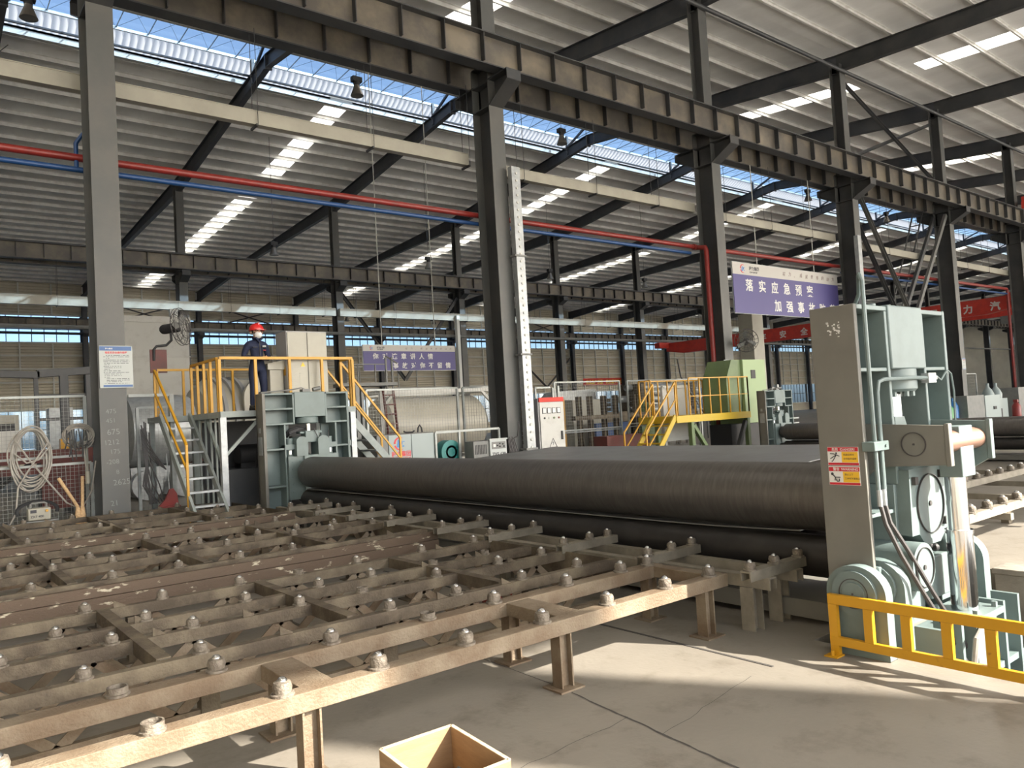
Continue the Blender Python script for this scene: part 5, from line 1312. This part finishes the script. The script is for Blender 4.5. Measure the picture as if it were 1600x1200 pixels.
g.poly([(14.95, 1.13), (14.91, 1.06), (14.945, 1.06), (14.93, 1.0), (14.97, 1.075), (14.935, 1.075)], 'y', 16.962, 16.97)
build('warning_triangle', g, 'textdark', d)
text('lettering', '\u6709\u7535\u5371\u9669', .09, (14.76, 16.966, .82), (1, 0, 0), (0, 0, 1), 'textdark', d, .002, .001)
g = MB()
for z in (1.05, 1.2): g.cyl((14.44, 17.2, z), (14.38, 17.2, z), .05, 12)
build('power_socket', g, 'red', Q)
m_ = MB().bar((15.5, 17.5, 0), (15.5, 17.5, 2.7), .06).bar((14.9, 17.6, 2.4), (14.9, 17.6, 2.75), .05).bar((14.9, 17.6, 2.72), (15.5, 17.6, 2.72), .05).bar((15.72, 17.5, 0), (15.72, 17.5, 2.75), .07)
solo('gate_post', m_, 'fence', 'pale double post with cross pipe behind the white switch cabinet', 'post')
mesh_panel('mesh_gate', (17.0, 19.2), (20.1, 19.2), .2, 1.25, 'lower mesh panel behind the raised sheet, left of the ochre stairs', .1)
mesh_panel('mesh_gate', (17.0, 19.1), (20.1, 19.1), 1.32, 2.95, 'upper mesh panel above the one left of the ochre stairs', .1)
mesh_panel('mesh_gate', (20.5, 19.2), (24.6, 19.2), .2, 1.3, 'lower mesh panel behind the ochre stairs', .1)
mesh_panel('mesh_gate', (20.5, 19.1), (24.6, 19.1), 1.4, 2.95, 'upper mesh panel behind the ochre stairs', .1)

# ------------------------------------------------------------------ second operator platform, ochre
Z2 = 1.62
D = thing('operator_platform', 'smaller ochre platform on green legs beside the second machine', 'platform', (21, 16, 0))
build('deck', MB().box(18.9, 22.8, 15.6, 17.2, Z2 - .22, Z2), 'ochre', D)
for x, y in ((19.7, 15.7), (22.7, 15.7), (19.7, 17.1), (22.7, 17.1)): build('leg', MB().box(x - .07, x + .07, y - .07, y + .07, 0, Z2 - .2), 'green', D)
for a, b in (((19.8, 15.7, 1.3), (20.8, 15.7, .05)), ((22.6, 15.7, 1.3), (21.9, 15.7, .05))): build('diagonal_stay', MB().bar(a, b, .12), 'green' if a[0] < 20 else 'dark', D)
rail_run([(19.6, 15.62), (22.75, 15.62)], Z2, 1.18, 'yellow', D, step=.5, w=.035, mid=.6)
rail_run([(18.95, 17.15), (22.75, 17.15)], Z2, 1.18, 'yellow', D, step=.45, w=.035)
rail_run([(22.75, 15.62), (22.75, 17.1)], Z2, 1.18, 'yellow', D, step=.4, w=.035)
rail_run([(18.92, 16.6), (18.92, 17.1)], Z2, 1.18, 'yellow', D, step=.25, w=.035)
stair(D, (18.9, 15.65, Z2), (17.55, 15.65, .05), (0, .9, 0), 'ochre', 6, 'ochre')
for y in (15.65, 16.55): stair_rail(D, (18.95, y, Z2), (17.5, y, .15), 1.05, 'yellow', .15)
Gp = thing('drive_housing', 'tall two-tone green drive housing with small dark window on the ochre platform', 'housing', (22.9, 16.6, 0))
build('side_shell', MB().poly([(22.1, Z2), (22.95, Z2), (22.95, 3.42), (22.45, 3.42), (22.1, 2.75)], 'y', 16.0, 17.0), 'green', Gp, bevel=.01)
f_ = build('front_shell', MB().box(22.96, 24.3, 15.9, 17.0, 1.2, 3.42), 'lgreen', Gp, bevel=.01)
build('window', MB().box(23.4, 23.65, 15.88, 15.9, 2.75, 3.05), 'black', f_)
build('pedestal', MB().box(22.2, 24.2, 16.0, 16.9, 0, 1.2), 'black', Gp)
solo('display_panel', MB().bar((20.4, 17.4, .8), (20.4, 17.4, 2.6), .1).bar((21.7, 17.4, .8), (21.7, 17.4, 2.6), .1).bar((20.4, 17.4, 2.6), (21.7, 17.4, 2.6), .1).bar((20.4, 17.4, .8), (21.7, 17.4, .8), .1).bar((20.4, 17.4, 0), (20.4, 17.4, .8), .1).bar((21.7, 17.4, 0), (21.7, 17.4, .8), .1).box(20.4, 21.7, 17.42, 17.44, .8, 2.6), 'white', 'white framed panel standing behind the railing of the ochre platform', 'panel')
solo('red_block', MB().box(17.5, 19.5, 17.3, 17.9, 0, 1.1).box(17.4, 17.6, 17.2, 17.35, 0, 1.1), 'maroon', 'dark brown steel block beneath the ochre stairs', 'block')
# ------------------------------------------------------------------ background of the middle bay
# tank in its frame behind the mesh gate
N = thing('tank_container', 'cream cylindrical tank in a white frame behind the mesh gates', 'tank', (14.2, 22.5, 0))
build('shell', MB().lathe([(.05, 0), (.75, .12), (1.0, .35), (1.0, 4.0), (.75, 4.25), (.05, 4.37)], (12.0, 22.6, 1.75), (1, 0, 0), 40), 'tank', N)
m_ = MB()
for x in (11.9, 16.3):
    for y in (21.6, 23.6): m_.bar((x, y, .5), (x, y, 2.95), .12)
    m_.bar((x, 21.6, 2.9), (x, 23.6, 2.9), .12).bar((x, 21.6, .6), (x, 23.6, .6), .12)
    s = 1 if x < 13 else -1
    m_.bar((x, 21.6, 2.4), (x + s * .5, 21.6, 2.9), .09).bar((x, 21.6, 1.1), (x + s * .5, 21.6, .6), .09)
for y in (21.6, 23.6): m_.bar((11.9, y, .6), (16.3, y, .6), .12).bar((11.9, y, 2.9), (16.3, y, 2.9), .12)
for x in (12.2, 14.1, 16.0): m_.box(x - .15, x + .15, 21.7, 23.5, 0, .6)
build('frame', m_, 'white', N)
m_ = MB()
for x in (12.0, 12.35): m_.bar((x, 21.2, .0), (x - .12, 21.4, 3.0), .06)
for q in range(9): m_.bar((11.99 - .012 * q, 21.2 + .02 * q, .4 + .3 * q), (12.36 - .012 * q, 21.2 + .02 * q, .4 + .3 * q), .04)
solo('leaning_ladder', m_, 'maroon', 'brown steel ladder leaning on the cream tank', 'ladder')
m_ = MB()
for x in (12.2, 12.9, 13.6): m_.bar((x, 25, 0 if x < 13 else 3.4), (x, 25, 4.1), .035)
m_.bar((12.2, 25, 4.1), (14.0, 25, 4.1), .035).box(12.2, 14.4, 24.8, 25.6, 3.3, 3.42)
for x in (14.05, 14.3): m_.bar((x, 25, 0), (x, 25, 4.35), .06)
m_.bar((14.05, 25, 4.4), (14.35, 24.7, 4.1), .05)
solo('work_platform', m_, 'greybox', 'dark tubular work stage in front of the mid banner', 'stage')
# tanker vehicle body behind the platform
V = thing('tank_trailer', 'cream ribbed tank body with arched opening behind the stairs platform', 'tanker', (11, 30, 0))
build('shell', MB().lathe([(.05, 0), (1.2, .2), (1.5, .6), (1.5, 2.6), (1.2, 3.0), (.05, 3.1)], (8.6, 30.5, 2.5), (1, .1, 0), 32), 'tank', V)
for x in (9.3, 9.7, 10.1): build('rib', MB().ring((x, 30.57, 2.5), (x + .14, 30.585, 2.5), 1.6, 1.45, 36), 'cabside', V)
pts = [(11.0 + .85 * math.cos(a), 3.2 + .8 * math.sin(a)) for a in [math.pi * q / 12 for q in range(13)]]
build('arch_panel', MB().poly([(11.85, 1.2)] + pts + [(10.15, 1.2)], 'y', 28.9, 29.1), 'tank', V)
pt2 = [(11.0 + .42 * math.cos(a), 3.1 + .38 * math.sin(a)) for a in [math.pi * q / 12 for q in range(13)]]
build('opening', MB().poly([(11.42, 2.2)] + pt2 + [(10.58, 2.2)], 'y', 28.86, 28.9), 'black', V)
build('chassis', MB().box(8.4, 12.4, 29.6, 31.4, .7, 1.0), 'maroon', V)
for x in (9.0, 11.5):
    build('wheel', MB().ring((x, 29.3, .5), (x, 29.6, .5), .5, .25, 20).cyl((x, 29.35, .5), (x, 29.6, .5), .25, 14), 'black', V)
    build('wheel', MB().ring((x, 31.4, .5), (x, 31.7, .5), .5, .25, 20).cyl((x, 31.4, .5), (x, 31.65, .5), .25, 14), 'black', V)
solo('panel_booth', MB().box(8.4, 11.4, 40, 43, 0, 7.7).box(8.3, 11.5, 39.95, 40, 7.5, 7.8).box(8.3, 11.5, 39.96, 40, 5.8, 5.85).box(8.3, 11.5, 39.96, 40, 3.6, 3.65), 'white', 'tall white panelled booth behind the fan between first column and middle row', 'booth')
m_ = MB().lathe([(.05, 0), (1.1, .1), (1.15, .4), (1.15, 1.7), (1.1, 2.0), (.05, 2.1)], (5.4, 26.5, 2.1), (1, .05, 0), 30); m_.box(5.5, 7.4, 25.8, 27.2, .5, 1.0)
for x in (5.9, 7.0): m_.cyl((x, 25.5, .45), (x, 25.9, .45), .45, 18).cyl((x, 27.1, .45), (x, 27.5, .45), .45, 18)
solo('silver_tank', m_, 'galv', 'silver tank body behind the narrow mesh panel right of the first column', 'tank')
# dark steel gantry, trailer and boxes at the left edge
G = thing('steel_gantry', 'black steel frame stand behind the hose coils at the left edge', 'frame', (3, 24, 0))
build('top_beam', MB().bar((0.5, 24, 3.85), (2.95, 24, 3.75), .22, .18).bar((2.9, 24, 3.78), (4.4, 24, 3.88), .22, .2), 'dark', G)
for x, w in ((2.9, .1), (3.55, .2), (4.15, .14)): build('post', MB().bar((x, 24, 0), (x - .03, 24, 3.75), w), 'dark', G)
build('tie_bar', MB().bar((2.9, 24, 3.2), (4.15, 24, 3.2), .06).bar((2.9, 24, 2.55), (4.15, 24, 2.55), .08), 'dark', G)
build('stay', MB().bar((1.5, 24, .4), (2.9, 24, 1.6), .1), 'dark', G)
H = thing('flat_trailer', 'dark red flat trailer with spoked wheel behind the low mesh fence', 'trailer', (2.5, 21.8, 0))
build('bed', MB().box(-.5, 4.3, 21.3, 22.6, 1.45, 1.75).box(-.5, 4.3, 21.2, 21.3, 1.2, 1.35), 'maroon', H)
build('side_panel', MB().box(2.6, 4.3, 21.25, 21.35, .35, 1.45), 'maroon', H)
for y in (21.1, 22.5):
    w_ = build('wheel', MB().ring((3.75, y, .68), (3.75, y + .2, .68), .36, .22, 24), 'black', H)
    m_ = MB().cyl((3.75, y + .02, .68), (3.75, y + .12, .68), .08, 10)
    for q in range(6): a = q * math.pi / 3; m_.bar((3.75, y + .06, .68), (3.75 + .25 * math.cos(a), y + .06, .68 + .25 * math.sin(a)), .05)
    build('rim', m_, 'cabside', w_)
for x in (0.2, 1.4): build('leg', MB().box(x - .08, x + .08, 21.6, 21.8, 0, 1.45), 'dark', H)
solo('white_bin', MB().box(.9, 2.25, 21.6, 22.4, 1.755, 2.25).box(.95, 1.55, 21.7, 22.3, 2.25, 2.5), 'white', 'white box with a step lying on the dark red trailer', 'box', at=(1.5, 22, 1.755))
solo('grey_tank_box', MB().box(5.0, 5.9, 38, 39, 1.9, 3.4).box(5.1, 5.8, 38.1, 38.9, .0, 1.9).box(4.6, 6.3, 37.9, 39.1, 1.75, 1.92), 'galv', 'pale grey square tank on a stand before the low windows, left of first column', 'tank')
Kb = thing('truck_cab', 'cream truck cab cut by the left picture edge before the low windows', 'truck', (3, 38.5, 0))
build('body', MB().poly([(2.2, .9), (3.85, .9), (3.85, 3.15), (2.4, 3.2), (2.2, 2.2)], 'y', 37.5, 39.5), 'cabinet', Kb, bevel=.05)
build('window', MB().box(3.0, 3.7, 37.47, 37.5, 2.0, 2.8), 'black', Kb)
for x in (2.7,): build('wheel', MB().cyl((x, 37.3, .5), (x, 37.7, .5), .5, 20).cyl((x, 39.3, .5), (x, 39.7, .5), .5, 20), 'black', Kb)
build('chassis', MB().box(2.2, 3.6, 37.7, 39.3, .4, .9), 'dark', Kb)
solo('yellow_box', MB().box(3.05, 3.25, 21.5, 21.7, 1.755, 2.0).box(3.25, 3.32, 21.5, 21.7, 1.755, 1.88), 'yellow', 'small yellow box lying on the dark red trailer', 'box', at=(3.15, 21.6, 1.755))
# storage racks and pipes seen through the right mesh panels
R_ = thing('bar_rack', 'brown upright rack posts for bar steel behind the mesh panels', 'rack', (26, 26, 0))
for x in (24.6, 25.3, 26.2, 27.0, 28.4, 31.5, 32.3): build('post', MB().ibeam((x, 26, 0), (x, 26, 2.65), .22, .2, .02, .02, (1, 0, 0)), 'rust', R_)
build('base_beam', MB().box(24.2, 32.8, 25.85, 26.15, 1.55, 1.75), 'rust', R_)
solo('yellow_post', MB().box(24.9, 25.1, 27.5, 27.7, 0, 2.6), 'yellow', 'yellow upright post behind the brown rack posts', 'post')
solo('cream_crate', MB().box(27.0, 29.0, 29, 30, 1.3, 2.55).box(27.1, 28.9, 29.1, 29.9, 0, 1.3), 'cabinet', 'cream machine box behind the brown rack posts', 'box')
solo('blue_machine', MB().box(27.6, 30, 28, 28.6, .6, 1.3).box(27.8, 29.8, 28.1, 28.5, 0, .6), 'blue', 'low dark blue machine bed behind the brown rack posts', 'machine')
m_ = MB().lathe([(.3, 0), (.35, .6), (.25, 1.1), (.35, 1.6), (.2, 2.1)], (31.3, 28, 0), n=14).box(30.8, 31.8, 27.8, 28.2, .5, 1.2).cyl((31.3, 27.6, 1.9), (31.3, 28.4, 2.3), .2, 12)
solo('drilling_machine', m_, 'green', 'dark green drilling machine behind the left mesh panel', 'machine')
for q, (x, z) in enumerate(((36.0, 1.85), (36.5, 2.2), (35.8, 2.55), (36.6, 2.9), (36.2, 3.2), (37.2, 2.0), (37.6, 2.5), (37.3, 2.9))):
    solo('steel_tube', MB().ring((x - 2.6, 31 + .4 * (q % 3), z), (x + 3.0, 31 + .4 * (q % 3), z), .2, .18, 14), 'galv', 'grey steel tube in the pile behind the mesh panels', 'tube', group='pile of grey steel tubes')
U = thing('hydraulic_power_unit', 'dark hydraulic power unit with motor under the operator platform', 'hydraulic unit', (6.3, 16.6, 0))
build('oil_tank', MB().box(5.25, 7.4, 16.1, 17.1, .05, 1.15), 'dark', U, bevel=.02)
build('motor', MB().cyl((5.6, 16.5, 1.4), (6.4, 16.5, 1.4), .24, 18).box(5.6, 6.4, 16.3, 16.7, 1.15, 1.25), 'black', U)
build('pump', MB().cyl((6.4, 16.5, 1.4), (6.8, 16.5, 1.4), .15, 14).box(6.75, 7.2, 16.3, 16.8, 1.15, 1.75), 'greybox', U)
build('back_plate', MB().box(5.1, 7.7, 17.15, 17.2, 0, 2.15), 'dark', U)
for q in range(5): build('hydraulic_hose', MB().tube([(5.9 + .25 * q, 16.2, 1.15), (5.85 + .25 * q, 16.0, 1.5), (5.8 + .28 * q, 15.8, 1.3), (5.75 + .28 * q, 15.6, .6), (5.8 + .28 * q, 15.5, .08)], .03, 7), 'black', U)
solo('white_column_box', MB().box(32.8, 33.7, 22, 22.8, 0, 6.3), 'cabinet', 'tall cream square duct rising behind the green drive housing', 'duct')
solo('tube_cradle', MB().box(34.0, 34.3, 30.6, 32.2, 0, 3.4).box(38.8, 39.1, 30.6, 32.2, 0, 3.4).box(34.0, 39.1, 30.6, 32.2, 0, 1.62), 'rust', 'brown cradle holding the pile of grey steel tubes', 'cradle')
m_ = MB()
for q in range(5): m_.box(29.6, 33.0, 30.8, 33.2, .3 + .32 * q, .55 + .32 * q)
m_.box(30, 30.2, 31, 33, 0, .3).box(32.4, 32.6, 31, 33, 0, .3)
solo('plank_stack', m_, 'rust', 'stack of brown steel plates behind the upper mesh panel', 'stack')
solo('canopy_sheet', MB().poly([(29.4, 2.75), (33.2, 2.6), (33.2, 3.3), (30, 3.2)], 'y', 33.5, 34.5).box(29.5, 29.7, 33.5, 33.7, 0, 2.8).box(33, 33.2, 33.5, 33.7, 0, 2.8), 'galv', 'pale grey sheet cover behind the brown plate stack', 'cover')
mb_ = MB().bar((34.5, 28, 3.6), (36.6, 28, 1.2), .06).bar((34.5, 28, 3.6), (34.3, 28, 4.6), .06).bar((36.6, 28, 0), (36.6, 28, 1.2), .06)
solo('jib_arm', mb_, 'dark', 'thin dark jib arm above the tube pile', 'jib')
# right side: grey cabinets, bottles, extinguisher, fence
m_ = MB().box(40.9, 43.0, 15.7, 16.7, 0, 1.62); c_ = solo('hydraulic_cabinet', m_, 'greybox', 'grey hydraulic cabinet behind the second roll at right', 'cabinet')
build('door', MB().box(43.0, 45.0, 15.67, 15.7, .05, 1.58).box(43.0, 45.0, 15.7, 16.7, 0, 1.55), 'palebox', c_); build('door_handle', MB().box(44.0, 44.35, 15.63, 15.67, .85, 1.0), 'black', c_)
m_ = MB().box(45.9, 48.1, 16.4, 17, 0, 1.35)
c_ = solo('pump_unit', m_, 'palebox', 'pale pump unit with two pressure bottles beside the grey hydraulic cabinet', 'pump'); build('panel', MB().box(46.5, 47.2, 16.37, 16.4, .1, .8), 'black', c_)
for x in (46.3, 47.4): build('pressure_bottle', MB().lathe([(.28, 1.35), (.3, 1.6), (.2, 1.85), (.08, 2.0), (.08, 2.2)], (x, 16.7, 0), n=16), 'palebox', c_)
solo('fire_extinguisher', MB().lathe([(.2, 0), (.22, .05), (.22, .9), (.12, 1.05), (.05, 1.15)], (47.2, 15.7, 0), n=16).box(47.1, 47.3, 15.6, 15.8, 1.1, 1.25), 'red', 'red fire extinguisher beside the pump unit at right edge', 'extinguisher')
solo('grey_tank_box', MB().box(48.6, 52, 16, 17, 0, 1.9), 'greybox', 'large grey box at the right picture edge behind the second roll', 'box')
for q, (x, m0, l) in enumerate(((39.6, 'gasgreen', 'green gas cylinder left of the grey hydraulic cabinet'), (40.2, 'gasgreen', 'second green gas cylinder next to the blue one'), (40.7, 'gasblue', 'blue gas cylinder left of the grey hydraulic cabinet'))):
    solo('gas_cylinder', MB().lathe([(.25, 0), (.25, .95 + .2 * (q > 1)), (.16, 1.15 + .2 * (q > 1)), (.06, 1.2 + .2 * (q > 1)), (.06, 1.35 + .2 * (q > 1))], (x, 16.3, 0), n=16), m0, l, 'gas cylinder')
for q in range(4):
    mesh_panel('mesh_gate', (40.0 + q * 2.5, 18.6), (42.45 + q * 2.5, 18.6), .3, 2.85, 'pale framed mesh panel behind the grey cabinets, %s from the left' % ORD[q], .16)
solo('fence_post', MB().bar((28.2, 18.2, 0), (28.2, 18.2, 2.5), .08).bar((28.55, 18.2, 0), (28.55, 18.2, 2.6), .12).bar((26.9, 18.2, 1.15), (30.0, 18.2, 1.15), .06).bar((26.9, 18.2, .95), (30.0, 18.2, .95), .05), 'fence', 'pale pipe rail with leaning post behind the second machine frame', 'rail')
m_ = MB()
for q in range(9): m_.box(31, 37, 36, 38.5, .1 + .3 * q, .32 + .3 * q)
m_.box(31.2, 31.4, 36, 38, 0, .1).box(36.6, 36.8, 36, 38, 0, .1)
solo('plank_stack', m_, 'rust', 'tall dark stack of steel bars beyond the second machine', 'stack')
